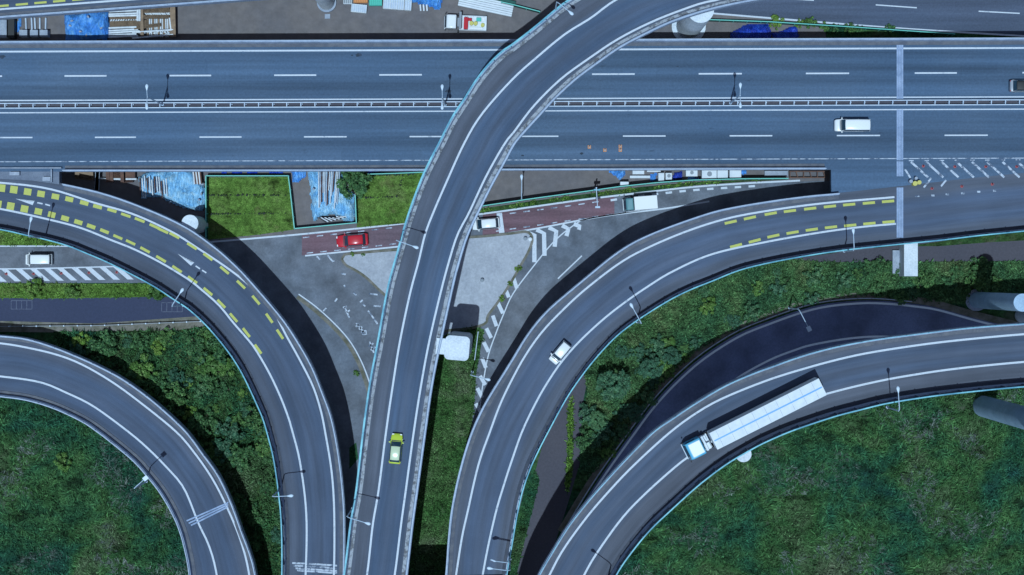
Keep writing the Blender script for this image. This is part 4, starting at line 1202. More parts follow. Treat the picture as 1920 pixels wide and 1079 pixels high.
def car(loc, rz, label, paint, L=4.3, W=1.72, Hh=1.5, hood=.24, tail=.03, van=False, roof=None, cat='car', name='parked_car', belt=.9):
    root = empty(name, loc, rz, label, cat)
    f, b = L / 2, -L / 2
    hw = W / 2
    ts = [(-1.0, .80, .35, belt - .12), (-.97, .9, .24, belt - .03), (-.9, .97, .2, belt), (-.5, 1.0, .2, belt + .02), (.1, 1.0, .2, belt), (.5, .99, .2, belt - .06), (.78, .95, .2, belt - .14), (.92, .87, .22, belt - .2), (.98, .76, .28, belt - .28), (1.0, .66, .34, belt - .34)]
    if van: ts = [(-1.0, .9, .3, belt - .06), (-.98, .96, .22, belt), (-.5, 1, .2, belt), (.4, 1, .2, belt), (.8, .98, .2, belt - .04), (.93, .94, .22, belt - .1), (.985, .84, .26, belt - .22), (1.0, .74, .32, belt - .3)]
    mb = MB().loft([ring_at(t * f, hw * k, z0, z1, .14) for t, k, z0, z1 in ts])
    # cabin: tapered from the belt to the roof
    xf = f - L * hood                 # foot of windscreen
    xr = b + L * tail                 # foot of rear window
    rf, rr = xf - (.62 if not van else .5), xr + (.42 if not van else .12)   # roof ends
    tw, bw = hw * .80, hw * .95
    if van: tw = hw * .88
    z0, z1 = belt - .1, Hh
    roofm = paint if roof is None else roof
    rp = []
    for (x, kk, dz) in ((rr - .06, .9, -.07), (rr + .06, .98, -.015), ((rr + rf) / 2, 1.0, .02), (rf - .06, .98, -.015), (rf + .05, .92, -.06)):
        rp.append([Vector((x, y * tw * kk, z1 + dz - c)) for y, c in ((1, .09), (.9, .03), (.55, 0), (0, -.01), (-.55, 0), (-.9, .03), (-1, .09), (-.9, .1), (.9, .1))])
    # pillars
    for s in (-1, 1):
        for (xa, xb) in ((xf, rf), (xr, rr), ((xf + xr) / 2 - .1, (rf + rr) / 2 - .08)):
            mb.tube([(xa, s * bw, z0), (xb, s * tw * .96, z1 - .07)], .05, 6)
    body = mb.build('body', paint, root, smooth=True)
    MB().loft(rp).build('roof', roofm, root, smooth=True)
    # glass panels follow the cabin's slopes
    g = .015
    MB().add([(xf + g, bw * .93, z0 + .02), (xf + g, -bw * .93, z0 + .02), (rf + g + .04, -tw * .9, z1 - .05), (rf + g + .04, tw * .9, z1 - .05)], [(0, 3, 2, 1)]) 
    def pane(nm, a, t=.03):
        a = [Vector(q) for q in a]
        n = (a[1] - a[0]).cross(a[2] - a[0]).normalized()
        m2 = MB(); m2.add(a + [q - n * t for q in a], [(0, 1, 2, 3), (7, 6, 5, 4), (0, 4, 5, 1), (1, 5, 6, 2), (2, 6, 7, 3), (3, 7, 4, 0)])
        return m2.build(nm, M['glass'], root)
    pane('windscreen', [(xf + g, -bw * .93, z0 + .02), (xf + g, bw * .93, z0 + .02), (rf + .04, tw * .92, z1 - .05), (rf + .04, -tw * .92, z1 - .05)])
    pane('rear_window', [(xr - g, bw * .9, z0 + .05), (xr - g, -bw * .9, z0 + .05), (rr - .04, -tw * .9, z1 - .06), (rr - .04, tw * .9, z1 - .06)])
    for s in (-1, 1):
        q = [(xf - .05, s * bw, z0 + .06), (xr + .05, s * bw, z0 + .06), (rr, s * (tw + .005), z1 - .07), (rf, s * (tw + .005), z1 - .07)]
        pane('side_window', q if s < 0 else q[::-1])
        MB().box((xf - .12, s * (hw + .1), belt + .06), (.16, .22, .15)).build('mirror', paint, root, bevel=.04)
        MB().box((f - .13, s * hw * .66, belt - .27), (.2, .3, .14)).build('headlight', M['lens'], root, bevel=.04)
        MB().box((b + .05, s * hw * .78, belt - .16), (.1, .2, .22)).build('taillight', M['redlens'], root, bevel=.03)
    # scuttle and bonnet seam
    MB().box((xf + .1, 0, belt - .045), (.12, bw * 1.7, .05)).build('wiper_cowl', M['black'], root)
    wheels(root, (f - L * .19, b + L * .19), hw - .01, .31)
    return root

def at(px, py, g, dh=0.0):
    if callable(g): return PG(px, py, g, dh)
    p = P(px, py, g + dh); p.z = g
    return p

def up(p, d=.03):
    return Vector((p.x, p.y, p.z + d))
# angle of travel in the picture: rz measured from +x, counter-clockwise
car(up(at(1599, 235, 7.0, 1.2)), math.pi, 'white van driving left on the highway, seen beside its lane dashes', M['carwhite'], 5.0, 1.75, 1.95, .17, .02, True, None, 'van', 'white_van', 1.05)
car(up(at(1924, 161, 7.0, 1.0)), 0.0, 'dark car cut off by the right edge of the highway', M['carsilver'], 4.4, 1.75, 1.5, .25, .08, False, M['black'], 'car', 'dark_car')
car(up(at(660, 451, 0.012, 1.0)), math.pi + math.radians(4.5), 'glossy red car on the red paving', M['carred'], 4.65, 1.8, 1.6, .26, .07, False, None, 'car', 'red_car')
car(up(at(911, 420, 0.012, .9)), math.pi + math.radians(5), 'white car on the red paving half hidden beside the central ramp', M['carwhite'], 4.0, 1.65, 1.6, .2, .04, False, None, 'car', 'white_car')
car(up(at(742, 842, gC, 1.0)), math.radians(90 - 5), 'yellow green car driving up the central ramp', M['caryel'], 4.15, 1.65, 1.6, .26, .05, False, M['carsheen'], 'car', 'compact_car')
car(up(at(1050, 662, gR, 1.0)), math.radians(180 + 50), 'small white box shaped car on the right ramp', M['carwhite'], 3.4, 1.48, 1.75, .2, .02, True, None, 'car', 'compact_car', 1.0)
car(up(at(72, 487, 0.012, 1.0)), math.pi, 'white van on the street beside the hatched marking at left', M['carwhite'], 3.9, 1.6, 1.85, .14, .015, True, None, 'van', 'white_van', 1.05)

def cab(root, xf, xb, W, z0, z1, paint, roofm=None, fairing=False):
    hw = W / 2
    rings = []
    for x, k, zt in ((xb, .97, z1 - .04), (xb + .08, 1.0, z1), (xf - .55, 1.0, z1), (xf - .3, .97, z1 - .12)):
        rings.append(ring_at(x, hw * k, z0, zt, .16))
    rings.append(ring_at(xf - .06, hw * .95, z0, z1 * .58, .14)); rings.append(ring_at(xf, hw * .88, z0 + .05, z1 * .52, .14))
    c = MB().loft(rings).build('cab', paint, root, smooth=True)
    MB().box(((xf - .4 + xb) / 2 - .05, 0, z1 + .015), (xf - xb - .75, W * .78, .06)).build('cab_roof', roofm or paint, root, bevel=.03)
    a = [Vector((xf - .05, -hw * .86, z1 * .62)), Vector((xf - .05, hw * .86, z1 * .62)), Vector((xf - .3, hw * .84, z1 - .13)), Vector((xf - .3, -hw * .84, z1 - .13))]
    off = Vector((.05, 0, .04))
    m2 = MB(); m2.add([q + off for q in a] + [q - off for q in a], [(0, 1, 2, 3), (7, 6, 5, 4), (0, 4, 5, 1), (1, 5, 6, 2), (2, 6, 7, 3), (3, 7, 4, 0)])
    m2.build('windscreen', M['glass'], root)
    for s in (-1, 1):
        MB().box(((xf + xb) / 2 + .1, s * (hw + .003), z1 * .74), ((xf - xb) * .55, .02, z1 * .26)).build('side_window', M['glass'], root)
        MB().box((xf - .12, s * (hw + .18), z1 * .72), (.12, .22, .4)).build('mirror', M['black'], root, bevel=.03)
        MB().box((xf - .02, s * hw * .68, z0 + .25), (.1, .34, .18)).build('headlight', M['lens'], root, bevel=.03)
    MB().box((xf - .02, 0, z0 + .08), (.22, W * .96, .24)).build('bumper', M['boxw'], root, bevel=.05)
    return c

def box_truck(loc, rz, label, L=5.6, W=1.95, zt=2.7, paint=None, boxm=None, cabL=1.35):
    root = empty('box_truck', loc, rz, label, 'truck')
    f = L / 2
    cab(root, f, f - cabL, W * .9, .35, 2.0, paint)
    MB().box(((f - cabL - .1 - L / 2) / 2, 0, (zt + .75) / 2), (L - cabL - .1, W, zt - .75)).build('cargo_box', boxm, root, bevel=.06)
    MB().box((-.1, 0, .55), (L - .6, .8, .22)).build('chassis', M['black'], root)
    wheels(root, (f - .7, -f + 1.1), W * .46, .36, .24)
    return root
box_truck(up(at(1201, 381.5, 0.012, 1.8)), math.pi + math.radians(4.5), 'white box truck with dull green cab on the red road', 4.8, 1.95, 2.6, M['cardull'], M['carwhite'])
# long articulated truck on the highest ramp
p0 = at(1303.5, 843, 20.0, 2.9); p1 = at(1505, 744, 20.0, 3.7)
d = Vector((p0.x - p1.x, p0.y - p1.y, 0)); ang = math.atan2(d.y, d.x)
root = empty('long_truck', (p0.x, p0.y, 20.03), ang, 'long white articulated truck with a blue roof stripe on the highest ramp', 'truck')
cr = root
cab(root, 1.25, -1.15, 2.3, .45, 2.85, M['carblue'], M['carwhite'])
MB().box((-1.55, 0, .9), (1.5, 2.0, .3)).build('chassis', M['boxw'], root)
MB().box((-1.75, .55, 1.35), (.8, .9, .7)).box((-1.7, -.6, 1.25), (.7, .7, .5)).box((-1.55, 0, 1.5), (.3, 2.1, 1.1)).build('fuel_tank', M['boxw'], root, bevel=.05)
TL_ = d.length + 1.0
MB().box((-2.45 - TL_ / 2 + .2, 0, 2.45), (TL_ - .6, 2.45, 2.7)).build('trailer', M['boxw'], root, bevel=.05)
MB().box((-2.45 - TL_ / 2 + .2, 0, 3.803), (TL_ - .9, .2, .012)).build('roof_stripe', M['stripe'], root)
mb = MB()
for i in range(9): mb.box((-2.6 - (i + .5) * (TL_ - .9) / 9, 0, 3.802), (.03, 2.3, .008))
mb.build('roof_seams', M['grey'], root)
wheels(root, (.35, -2.3, -TL_ + .1, -TL_ - 1.1), 1.12, .48, .3)
# crane truck in the yard
p = up(at(873, 43, 0.004, 1.2))
root = empty('crane_truck', p, math.pi + math.radians(-2), 'white work truck carrying a folded crane and coloured gear in the dirt yard', 'truck')
cab(root, 3.05, 1.35, 2.0, .4, 2.1, M['carwhite'])
MB().box((-1.05, 0, .72), (4.0, 2.15, .12)).build('flatbed', M['boxw'], root, bevel=.02)
mb = MB()
for s in (-1, 1): mb.box((-1.05, s * 1.06, .92), (4.0, .06, .34))
mb.box((-3.03, 0, .92), (.06, 2.15, .34)); mb.build('side_boards', M['boxw'], root)
MB().box((.95, 0, 1.15), (.5, 1.3, .8)).box((.75, -.2, 1.9), (.35, 2.5, .3)).build('crane', M['grey'], root, bevel=.04)
MB().box((-.05, .1, 1.2), (.6, 1.7, .75)).box((-.6, -.5, 1.0), (.6, .4, .5)).build('red_gear', M['carred'], root, bevel=.04)
MB().tube([(-.85, .05, .8), (-.85, .05, 1.3)], .3, 14).tube([(-1.45, .05, .8), (-1.45, .05, 1.25)], .3, 14).tube([(-2.5, .25, .8), (-2.5, .25, 1.2)], .28, 14).build('yellow_drums', M['ylw'], root)
MB().box((-1.9, -.55, 1.0), (.7, .5, .45)).build('teal_crate', M['teal'], root, bevel=.03)
MB().box((-1.6, .75, .9), (1.9, .4, .25)).box((-2.6, -.6, .9), (.4, .7, .2)).build('white_sheets', M['carwhite'], root, bevel=.04)
MB().box((1.1, 1.2, .5), (.2, .25, .8)).box((1.1, -1.2, .5), (.2, .25, .8)).build('outriggers', M['black'], root)
MB().box((0, 0, .5), (5.2, .8, .22)).build('chassis', M['black'], root)
wheels(root, (2.2, -1.9), .98, .38, .25)

# ------------------------------------------------------------------ yards: tarps, pipes, crates
def tarp(name, pts, h, m, label, seed, cell=.2, group=None, rough=.5, z=0.0):
    poly = [P(x, y, h * .5) for x, y in pts]
    P2 = np.array([[p.x, p.y] for p in poly])
    cx, cy = P2.mean(0)
    xs, ys = P2[:, 0], P2[:, 1]
    def dist(x, y):
        n = len(P2); best = 1e9; c = False; j = n - 1
        for i in range(n):
            a, b = P2[j], P2[i]
            ab = b - a; t = max(0, min(1, ((x - a[0]) * ab[0] + (y - a[1]) * ab[1]) / (ab @ ab + 1e-9)))
            best = min(best, math.hypot(x - a[0] - ab[0] * t, y - a[1] - ab[1] * t))
            if (b[1] > y) != (a[1] > y) and x < (a[0] - b[0]) * (y - b[1]) / (a[1] - b[1] + 1e-12) + b[0]: c = not c
            j = i
        return best if c else -best
    vs, fs, idx = [], [], {}
    nx_, ny_ = int((xs.max() - xs.min()) / cell) + 3, int((ys.max() - ys.min()) / cell) + 3
    for i in range(nx_):
        for j in range(ny_):
            x, y = xs.min() - cell + i * cell, ys.min() - cell + j * cell
            d = dist(x, y) + .25 * noise.noise((x * .9, y * .9, seed))
            if d > -.05:
                k = min(1.0, max(0.0, d / .7))
                hh = h * (k ** .6) * (.75 + .5 * noise.noise((x * .45, y * .45, seed + 5))) + rough * k * .5 * (noise.noise((x * 1.6, y * .9, seed + 9)) + .5 * noise.noise((x * 3.4, y * 2.5, seed)))
                idx[i, j] = len(vs); vs.append((x - cx, y - cy, max(.03, hh)))
    for (i, j) in list(idx):
        q = [(i, j), (i + 1, j), (i + 1, j + 1), (i, j + 1)]
        if all(k in idx for k in q): fs.append([idx[k] for k in q])
    mb = MB(); mb.add(vs, fs)
    o = mb.build(name, m, smooth=True)
    o.location = (cx, cy, z)
    return tag(o, label, 'tarp', group)
tarp('blue_tarp', [(118, 26), (160, 22), (204, 20), (206, 60), (200, 75), (120, 78)], 1.6, M['tarp'], 'bright blue tarp over a heap between the concrete blocks and the steel pipes', 1.0)
tarp('blue_tarp', [(760, -10), (830, -12), (828, 14), (818, 20), (800, 9), (762, 4)], 1.4, M['tarp'], 'deep blue tarp at the top edge beside the white crates', 2.0)
tarp('blue_tarp', [(258, 332), (272, 322), (330, 310), (352, 310), (372, 336), (388, 352), (388, 390), (366, 398), (330, 386), (300, 370), (262, 372)], 1.5, M['tarpl'], 'large pale blue tarp heap beside the left ramp and round pier top', 3.0)
tarp('blue_tarp', [(574, 310), (640, 310), (648, 350), (664, 362), (667, 400), (664, 420), (648, 416), (620, 402), (596, 408), (588, 420), (582, 398), (580, 360)], 1.5, M['tarpl'], 'pale blue striped tarp filling the fenced yard between the grass plots', 4.0)
tarp('blue_tarp', [(545, 312), (572, 312), (574, 334), (560, 342), (548, 342)], 1.0, M['tarp'], 'small blue tarp in the corner of the fenced tarp yard', 5.0)
tarp('blue_tarp', [(1142, 320), (1150, 316), (1172, 318), (1172, 330), (1162, 337), (1150, 332)], .9, M['tarp'], 'crumpled blue tarp alone in the storage strip', 6.0)
tarp('blue_tarp', [(1370, 60), (1400, 45), (1442, 44), (1448, 62), (1448, 88), (1370, 88)], 1.2, M['tarpd'], 'deep blue tarp below the green fence at upper right, larger one', 7.0)
tarp('blue_tarp', [(1448, 62), (1480, 52), (1492, 48), (1500, 66), (1492, 84), (1450, 84)], .9, M['tarpd'], 'deep blue tarp next to the small plants at upper right', 8.0)
tarp('blue_tarp', [(1217, 328), (1231, 325), (1232, 339), (1222, 342)], .9, M['tarp'], 'small blue tarp between white boxes in the storage strip', 9.0, .2)
tarp('blue_tarp', [(1262, 322), (1280, 321), (1281, 337), (1262, 339)], 1.3, M['tarpd'], 'square dark blue tarp in the middle of the storage strip', 10.0, .2, rough=.1)
tarp('blue_tarp', [(1390, 319), (1402, 318), (1402, 327), (1392, 329)], .7, M['tarp'], 'small blue tarp at the right end of the white boxes', 11.0, .2)
tarp('blue_tarp', [(31, 34), (40, 33), (39, 58), (32, 60)], .8, M['tarp'], 'narrow blue tarp left of the concrete blocks', 12.0, .2)
tarp('blue_tarp', [(690, 318), (718, 317), (718, 325), (690, 326)], .7, M['tarpd'], 'dark blue tarp strip beside the leafy tree', 13.0, .2)
tarp('blue_tarp', [(415, 317), (480, 316), (530, 316), (530, 326), (415, 326)], .6, M['tarpd'], 'dark blue tarp strip along the top of the left grass plot', 14.0, .25)
tarp('blue_tarp', [(1290, 332), (1312, 331), (1312, 338), (1291, 339)], .5, M['tarp'], 'flat blue tarp strip below a white box in the storage strip', 15.0, .2)

def prop(name, px, py, size, m, label, cat, group=None, rz=0.0, z=0.0, bevel=.03, tex=None):
    p = P(px, py, z + size[2] / 2)
    root = None
    o = MB().box((0, 0, size[2] / 2), size).build(name, m, bevel=bevel)
    if tex: tex(o)
    o.location = (p.x, p.y, z); o.rotation_euler = (0, 0, rz)
    return tag(o, label, cat, group)
k = H / F
for x, lab in ((46, 'concrete block leftmost of three squares by the top left road'), (66, 'concrete block in the middle of three squares by the top left road'), (84, 'concrete block rightmost of three squares, next to the blue tarp heap')):
    o = prop('concrete_block', x, 64, (15 * k, 13 * k, 1.3), M['conc'], lab, 'block', 'concrete blocks by the upper left road')
for x in (49, 60, 66, 75, 86): 
    prop('steel_beam', x, 46, (.22, 1.9, .3), M['steel'], 'short upright grey beam lying above the concrete blocks', 'beam', 'short beams above the concrete blocks', rnd.uniform(-.05, .05))
prop('concrete_slab', 4, 55, (1.6, 2.6, .9), M['conc'], 'flat grey concrete slab at the left edge under the upper left road', 'slab')
prop('recess_shade_box', 23, 55, (.95, 2.8, 1.2), M['black'], 'black box in place of the shaded recess beside the grey slab at the left edge', 'recess')  # black colour stands for the shade inside a recess
sb = None
for i in (0, 1, 2, 3, 4, 5, 14, 15, 16, 17, 18, 26, 27, 28):
    if i < 14: x, y, zz, lab, grp = rnd.uniform(124, 200), rnd.uniform(28, 70), 1.5, 'pale sandbag holding down the bright blue tarp at upper left', 'sandbags on the upper left tarp'
    elif i < 26: x, y, zz, lab, grp = rnd.uniform(300, 382), rnd.uniform(326, 384), 1.45, 'pale sandbag on the large pale blue tarp heap by the left ramp', 'sandbags on the pale tarp heap'
    else: x, y, zz, lab, grp = rnd.uniform(584, 660), rnd.uniform(330, 404), 1.5, 'pale sandbag on the striped tarp of the fenced yard', 'sandbags on the fenced yard tarp'
    p = P(x, y, zz)
    if sb is None:
        rings = [[Vector((t, r * math.cos(q), .7 * r * math.sin(q))) for q in [2 * math.pi * k / 8 for k in range(8)]] for t, r in ((-.22, .04), (-.17, .11), (0, .15), (.17, .11), (.22, .04))]
        o = MB().loft(rings).build('sandbag', M['conc'], smooth=True); sb = o
    else:
        o = sb.copy(); COL.objects.link(o)
    o.location = (p.x, p.y, zz); o.rotation_euler = (0, 0, i * 1.3)
    tag(o, lab, 'sandbag', grp)
# steel pipes and timbers in the stack, each one its own thing
pipe_me = {}
def pole(px0, py0, px1, py1, z, m, r, label, cat, group, square=False):
    a, b = P(px0, py0, z), P(px1, py1, z)
    L = (b - a).length
    key = (m, square)
    if key not in pipe_me:
        mb = MB()
        if square: mb.box((0, 0, 0), (1, 2, 2)); mb.box((0, 0, .75), (1.0, 2.3, .5))
        else: mb.tube([(-.5, 0, 0), (.5, 0, 0)], 1.0, 10)
        o = mb.build('steel_beam' if square else 'steel_pipe', M[m]); pipe_me[key] = o.data
    else:
        o = bpy.data.objects.new('steel_beam' if square else 'steel_pipe', pipe_me[key]); COL.objects.link(o)
    c = (a + b) / 2
    o.location = (c.x, c.y, z)
    o.scale = (L, r, r)
    o.rotation_euler = (0, 0, math.atan2((b - a).y, (b - a).x))
    tag(o, label, cat, group)
    return o
G1 = 'pipes of the steel stack at upper left'
W1, B1 = 'pale pipe in the big stack right of the blue tarp at upper left', 'brown beam in the big stack right of the blue tarp at upper left'
for i, (y0, y1) in enumerate(((22, 20), (27, 25), (30.5, 29), (53, 51), (58, 55), (62, 58.5), (66, 64), (70, 67.5))):
    pole(204, y0, 256 + (i % 3) * 3, y1, .9 + .2 * (i % 2), 'pipe', .14, W1, 'pipe', G1)
for y0, y1 in ((34, 33), (44, 41), (48.5, 46)): pole(206, y0, 276, y1, .7, 'timber', .2, B1, 'beam', 'beams of the steel stack at upper left', True)
for y0, y1, x0, x1 in ((18, 17, 266, 318), (32, 32, 266, 318), (53, 47, 252, 302), (22, 21, 270, 320)): pole(x0, y0, x1, y1, .95, 'timber', .2, B1, 'beam', 'beams of the steel stack at upper left', True)
for x in (258, 262): pole(x, 16, x, 40, 1.3, 'pipe', .16, W1, 'pipe', G1)
for x in (266, 322, 326): pole(x, 14, x + 1, 70, 1.1, 'timber', .2, B1, 'beam', 'beams of the steel stack at upper left', True)
for i in range(15): pole(272 + i * 3.3, 24 + rnd.uniform(-1, 1), 276 + i * 3.3, 29 + rnd.uniform(-1, 1), .6, 'pipe', .1, W1, 'pipe', G1)
for i in range(13): pole(207 + i * 4.6, 41 + rnd.uniform(-1, 1), 210 + i * 4.6, 37 + rnd.uniform(-1, 1), .6, 'pipe', .11, W1, 'pipe', G1)
for i in range(14): pole(277 + i * 3.4, 36, 277.5 + i * 3.4, 70, .45 + .05 * (i % 3), 'pipe' if i % 3 else 'timber', .1, W1 if i % 3 else B1, 'pipe' if i % 3 else 'beam', G1, not (i % 3))
for y0, y1 in ((60, 56), (71, 65)): pole(248, y0 + 1, 325, y1, 1.2, 'pipe', .13, W1, 'pipe', G1)
pole(318, 34, 321, 58, 1.2, 'pipe', .14, W1, 'pipe', G1)
for i in range(9): pole(262 + i * 6.5, 62 + rnd.uniform(-2, 2), 266 + i * 6.5, 60 + rnd.uniform(-3, 3), .8, 'pipe', .11, W1, 'pipe', G1)
# steel stack below the highway at left
G2 = 'girders under the highway edge at left'
RB, RP = 'rusty brown girder stacked below the highway edge at left', 'pale girder or pipe laid across the rusty stack at left'
for y in (322, 326, 330, 334): pole(141, y, 175, y + 2, .7, 'timber', .16, RB, 'girder', G2, True)
for x in (202, 209, 229): pole(x, 320, x + 1, 342, 1.0, 'rust', .22, RB, 'girder', G2, True)
for x0, x1 in ((213, 226), (236, 254)):
    for y in (324, 330): pole(x0, y, x1, y, .8, 'rust', .28, RB, 'girder', G2, True)
    pole(x0, 336, x1 + 2, 336, .9, 'pipe', .14, RP, 'pipe', G2)
pole(187, 335, 202, 336, .8, 'pipe', .12, RP, 'pipe', G2)
pole(230, 341, 250, 340, .5, 'rust', .16, RB, 'girder', G2, True)
pole(184, 318, 182, 357, 1.2, 'steel', .26, 'single thick grey beam crossing into the ramp shadow at left', 'beam', None, True)
for i in range(6): pole(362 + i * 2.6, 320, 365 + i * 2.6, 346, 1.2, 'rust' if i % 2 else 'pipe', .12, 'bundled pipe at the upper right of the pale blue tarp heap', 'pipe', 'pipes on the pale blue tarp heap', False)
for i in range(12): pole(262 + i * 4.5, 336 + rnd.uniform(-6, 4), 264 + i * 4.5, 366 + rnd.uniform(-8, 6), 1.5, 'pipe' if i % 3 else 'rust', .09, 'thin pipe lying on the pale blue tarp heap by the left ramp', 'pipe', 'pipes lying on the tarp heap')
for i in range(14): pole(597 + i * 3.1, 318, 598 + i * 2.6, 372 + rnd.uniform(-18, 22), 1.75, ('pipe', 'steel', 'rust', 'pipe')[i % 4], .075, 'thin straight pipe on the tarp in the fenced yard', 'pipe', 'pipes on the fenced yard tarp')
for i in range(12):
    pole(598 + i * 3.6, 408 + i * .15 - (3 if i > 8 else 0), 612 + i * 3.6, 417 - i * .9, 1.2, 'pipe' if i % 2 else 'black', .1, 'slanted striped pipe in the pile at the bottom of the fenced yard', 'pipe', 'pipe pile of the fenced yard')
# crates and pallets at the top edge
def slats(o_root, size, m): pass
def crate(px, py, size, m, label, rz=0.0, fill=None, name='crate'):
    p = P(px, py, size[2])
    root = empty(name, (p.x, p.y, 0), rz, label, 'crate')
    mb = MB()
    n = max(3, int(size[0] / .3))
    for i in range(n + 1): mb.box((-size[0] / 2 + size[0] * i / n, 0, size[2] - .03), (.07, size[1], .06))
    for s in (-1, 1): mb.box((0, s * (size[1] / 2 - .05), size[2] * .5), (size[0], .08, size[2] - .1))
    mb.build('frame', M['boxw'] if m is None else m, root)
    MB().box((0, 0, size[2] * .4), (size[0] - .04, size[1] - .14, size[2] * .74)).build('load', fill or M['grey'], root)
crate(652, 2, (1.2, .9, .6), M['boxw'], 'small white crate beside the round pier at the top')
crate(676, -1, (2.0, 1.0, .8), M['orange'], 'crate of orange parts at the top edge', fill=M['orange'])
crate(673, 16, (2.2, 1.2, .8), M['boxw'], 'white and blue crate below the orange one', -.1, M['steel'])
crate(704, 3, (1.8, 1.2, .8), M['teal'], 'crate of green parts at the top edge', fill=M['teal'])
for i, x in enumerate((725, 738, 751, 765)):
    crate(x, 7 + i, (.95, 1.5, .9), M['boxw'], ('white crate leftmost of four beside the green crate', 'white crate second of four from the green crate', 'white crate third of four from the green crate', 'white crate last of four, beside the blue tarp')[i], -.06, M['steel'])
for x in (788, 794, 800): pole(x, 9, x + 1, 21, .4, 'pipe', .13, 'short white pipe standing out below the blue tarp at the top', 'pipe', 'short pipes at the top edge')
rt = empty('panel_stack', P(912, 8, 0), math.radians(-12), 'long stack of white panels with a green edge at the top', 'panel stack')
mb = MB()
for i in range(6): mb.box((0, .55 - i * .32, .55 + .03 * (i % 2)), (8.0, .27, .5 + .06 * (i % 2)))
mb.build('panels', M['boxw'], rt); MB().box((.1, .92, .5), (8.2, .4, .9)).build('green_edge', M['greend'], rt)
# storage strip boxes
def bx(px, py, wpx, hpx, z, lab, hole=False, m='boxw', cat='box'):
    p = P(px, py, z)
    root = empty('storage_box', (p.x, p.y, 0), 0, lab, cat, 'white boxes of the storage strip')
    w, h = wpx * (H - z) / F, hpx * (H - z) / F
    MB().box((0, 0, z / 2), (w, h, z)).build('body', M[m], root, bevel=.03)
    MB().box((0, 0, z + .02), (w * .94, h * .9, .05)).build('lid', M[m], root, bevel=.015)
    if hole:
        MB().tube([(.02, .05, z + .03), (.02, .05, z + .16)], min(w, h) * .27, 18).build('hatch', M['grey'], root)
bx(1197, 323.5, 22, 7, .9, 'low white box at the left end of the storage strip, upper one')
bx(1200, 332, 38, 5, .6, 'long thin white box at the left end of the storage strip')
bx(1226, 321, 26, 3.5, .6, 'thin white bar box above the small blue tarp in the storage strip')
bx(1240, 333, 11, 17, 1.4, 'tall narrow white box right of the small blue tarp')
bx(1254, 331, 12, 13, 1.2, 'square white box with dark hatch left of the dark blue tarp', True)
bx(1297, 325, 22, 12, 1.2, 'white box with a round hatch right of the dark blue tarp', True)
bx(1330, 327.5, 28, 17, 1.6, 'widest white box of the storage strip with a round hatch', True)
bx(1355, 327, 20, 16, 1.6, 'plain white box in the middle of the right hand row')
bx(1379, 326.5, 22, 15, 1.6, 'plain white box at the right end of the row')
bx(1171, 345, 16, 8, 1.8, 'small white box touching the green fence')
p = P(1455, 327, .5)
prop('plank_stack', 1455, 326, (3.4, .8, .5), M['conc'], 'pale stack of planks at the right end of the storage strip', 'planks')
rt = empty('steel_truss', P(1512, 328, 0), 0, 'dark brown steel truss frame lying near the end of the storage strip', 'truss')
mb = MB()
for y in (.45, -.45): mb.box((0, y, .5), (5.2, .14, .3))
for i in range(6): mb.box((-2.5 + i * 1.0, 0, .5), (.12, 1.0, .2), .3 * (i % 2))
mb.build('frame', M['rust'], rt)
rt = empty('cushion', P(1709, 345, 7), 0, 'yellow crash cushion drums with white scatter at the gore tip', 'crash cushion')
pp = PG(1713, 345, gH); rt.location = pp
MB().tube([(0, 0, 0), (0, 0, .9)], .34, 14).tube([(.6, .15, 0), (.6, .15, .9)], .3, 14).build('drum', M['ylw'], rt)
MB().tube([(-.55, .3, 0), (-.55, .3, .8)], .26, 14).tube([(.2, .75, 0), (.2, .75, .7)], .22, 12).build('white_drum', M['conc'], rt)
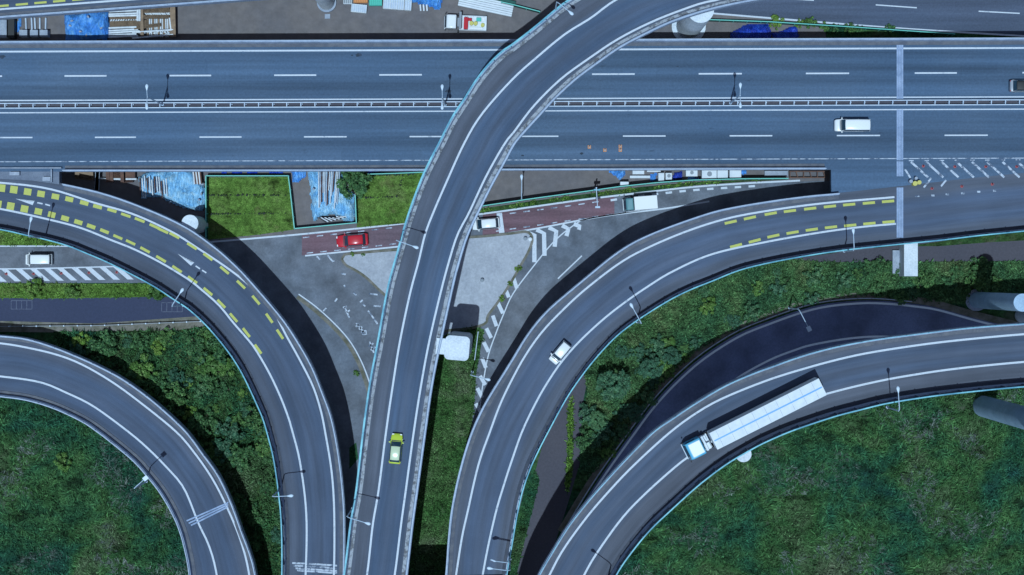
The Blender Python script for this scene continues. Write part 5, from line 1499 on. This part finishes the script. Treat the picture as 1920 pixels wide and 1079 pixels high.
# delineators and cones
dm = None
def delin(p, lab, grp):
    global dm
    if dm is None:
        root = empty('delineator', p)
        MB().tube([(0, 0, 0), (0, 0, .06)], .2, 12).build('base', M['pink'], root)
        MB().tube([(0, 0, .05), (0, 0, .8)], .06, 8).build('post', M['pink'], root)
        dm = root
    else: root = copy_tree(dm)
    root.location = p
    tag(root, lab, 'delineator', grp)
for x, y in ((1731, 312), (1790, 313), (1848, 313), (1906, 313), (1747, 354), (1803, 350), (1860, 346)):
    delin(up(PG(x, y, gH)), 'red delineator post among the worn hatching at the highway gore', 'red posts at the highway gore')
for x, y in ((12, 514), (63, 514), (115, 513), (167, 512), (219, 511)):
    delin(up(P(x, y, .02), 0), 'red delineator post in the hatched strip at the left edge', 'red posts in the left hatching')
cm = None
for x, y in ((1105, 276), (1134, 282), (1163, 275), (1163, 282)):
    if cm is None:
        root = empty('traffic_cone', (0, 0, 0))
        MB().box((0, 0, .03), (.45, .45, .05)).build('base', M['orange'], root)
        MB().tube([(0, 0, .05), (0, 0, .3), (0, 0, .75)], [.17, .12, .04], 12).build('cone', M['orange'], root)
        MB().tube([(0, 0, .35), (0, 0, .5)], [.14, .11], 12).build('white_band', M['boxw'], root)
        cm = root
    else: root = copy_tree(cm)
    root.location = up(PG(x, y, gH))
    tag(root, 'small orange cone on the highway lane right of the central ramp', 'cone', 'orange cones on the highway')
for x, y, lab in ((985, 448, 'grey bollard stub on the traffic island near the hatching, left one'), (994, 449, 'pale bollard stub on the traffic island near the hatching, right one'), (904, 526, 'lone dark bollard stub in the middle of the pale traffic island')):
    p = P(x, y, .2)
    o = MB().tube([(0, 0, 0), (0, 0, .6)], .28, 14).tube([(0, 0, .6), (0, 0, .66)], [.28, .12], 14).build('bollard', M['grey'] if x != 994 else M['boxw'])
    o.location = (p.x, p.y, .12); tag(o, lab, 'bollard')
prop('manhole_box', 614, 31, (.8, .7, .1), M['conc'], 'small square drain cover below the round pier in the dirt yard', 'drain cover')
o = MB().tube([P(896.5, 623, .8), P(890, 675, .8)], .06, 8).tube([P(896.5, 623, 0), P(896.5, 623, .85)], .07, 8).tube([P(890, 675, 0), P(890, 675, .85)], .07, 8).build('pipe_railing', M['lampwh'])
tag(o, 'thin white pipe railing beside the square white pier', 'railing')
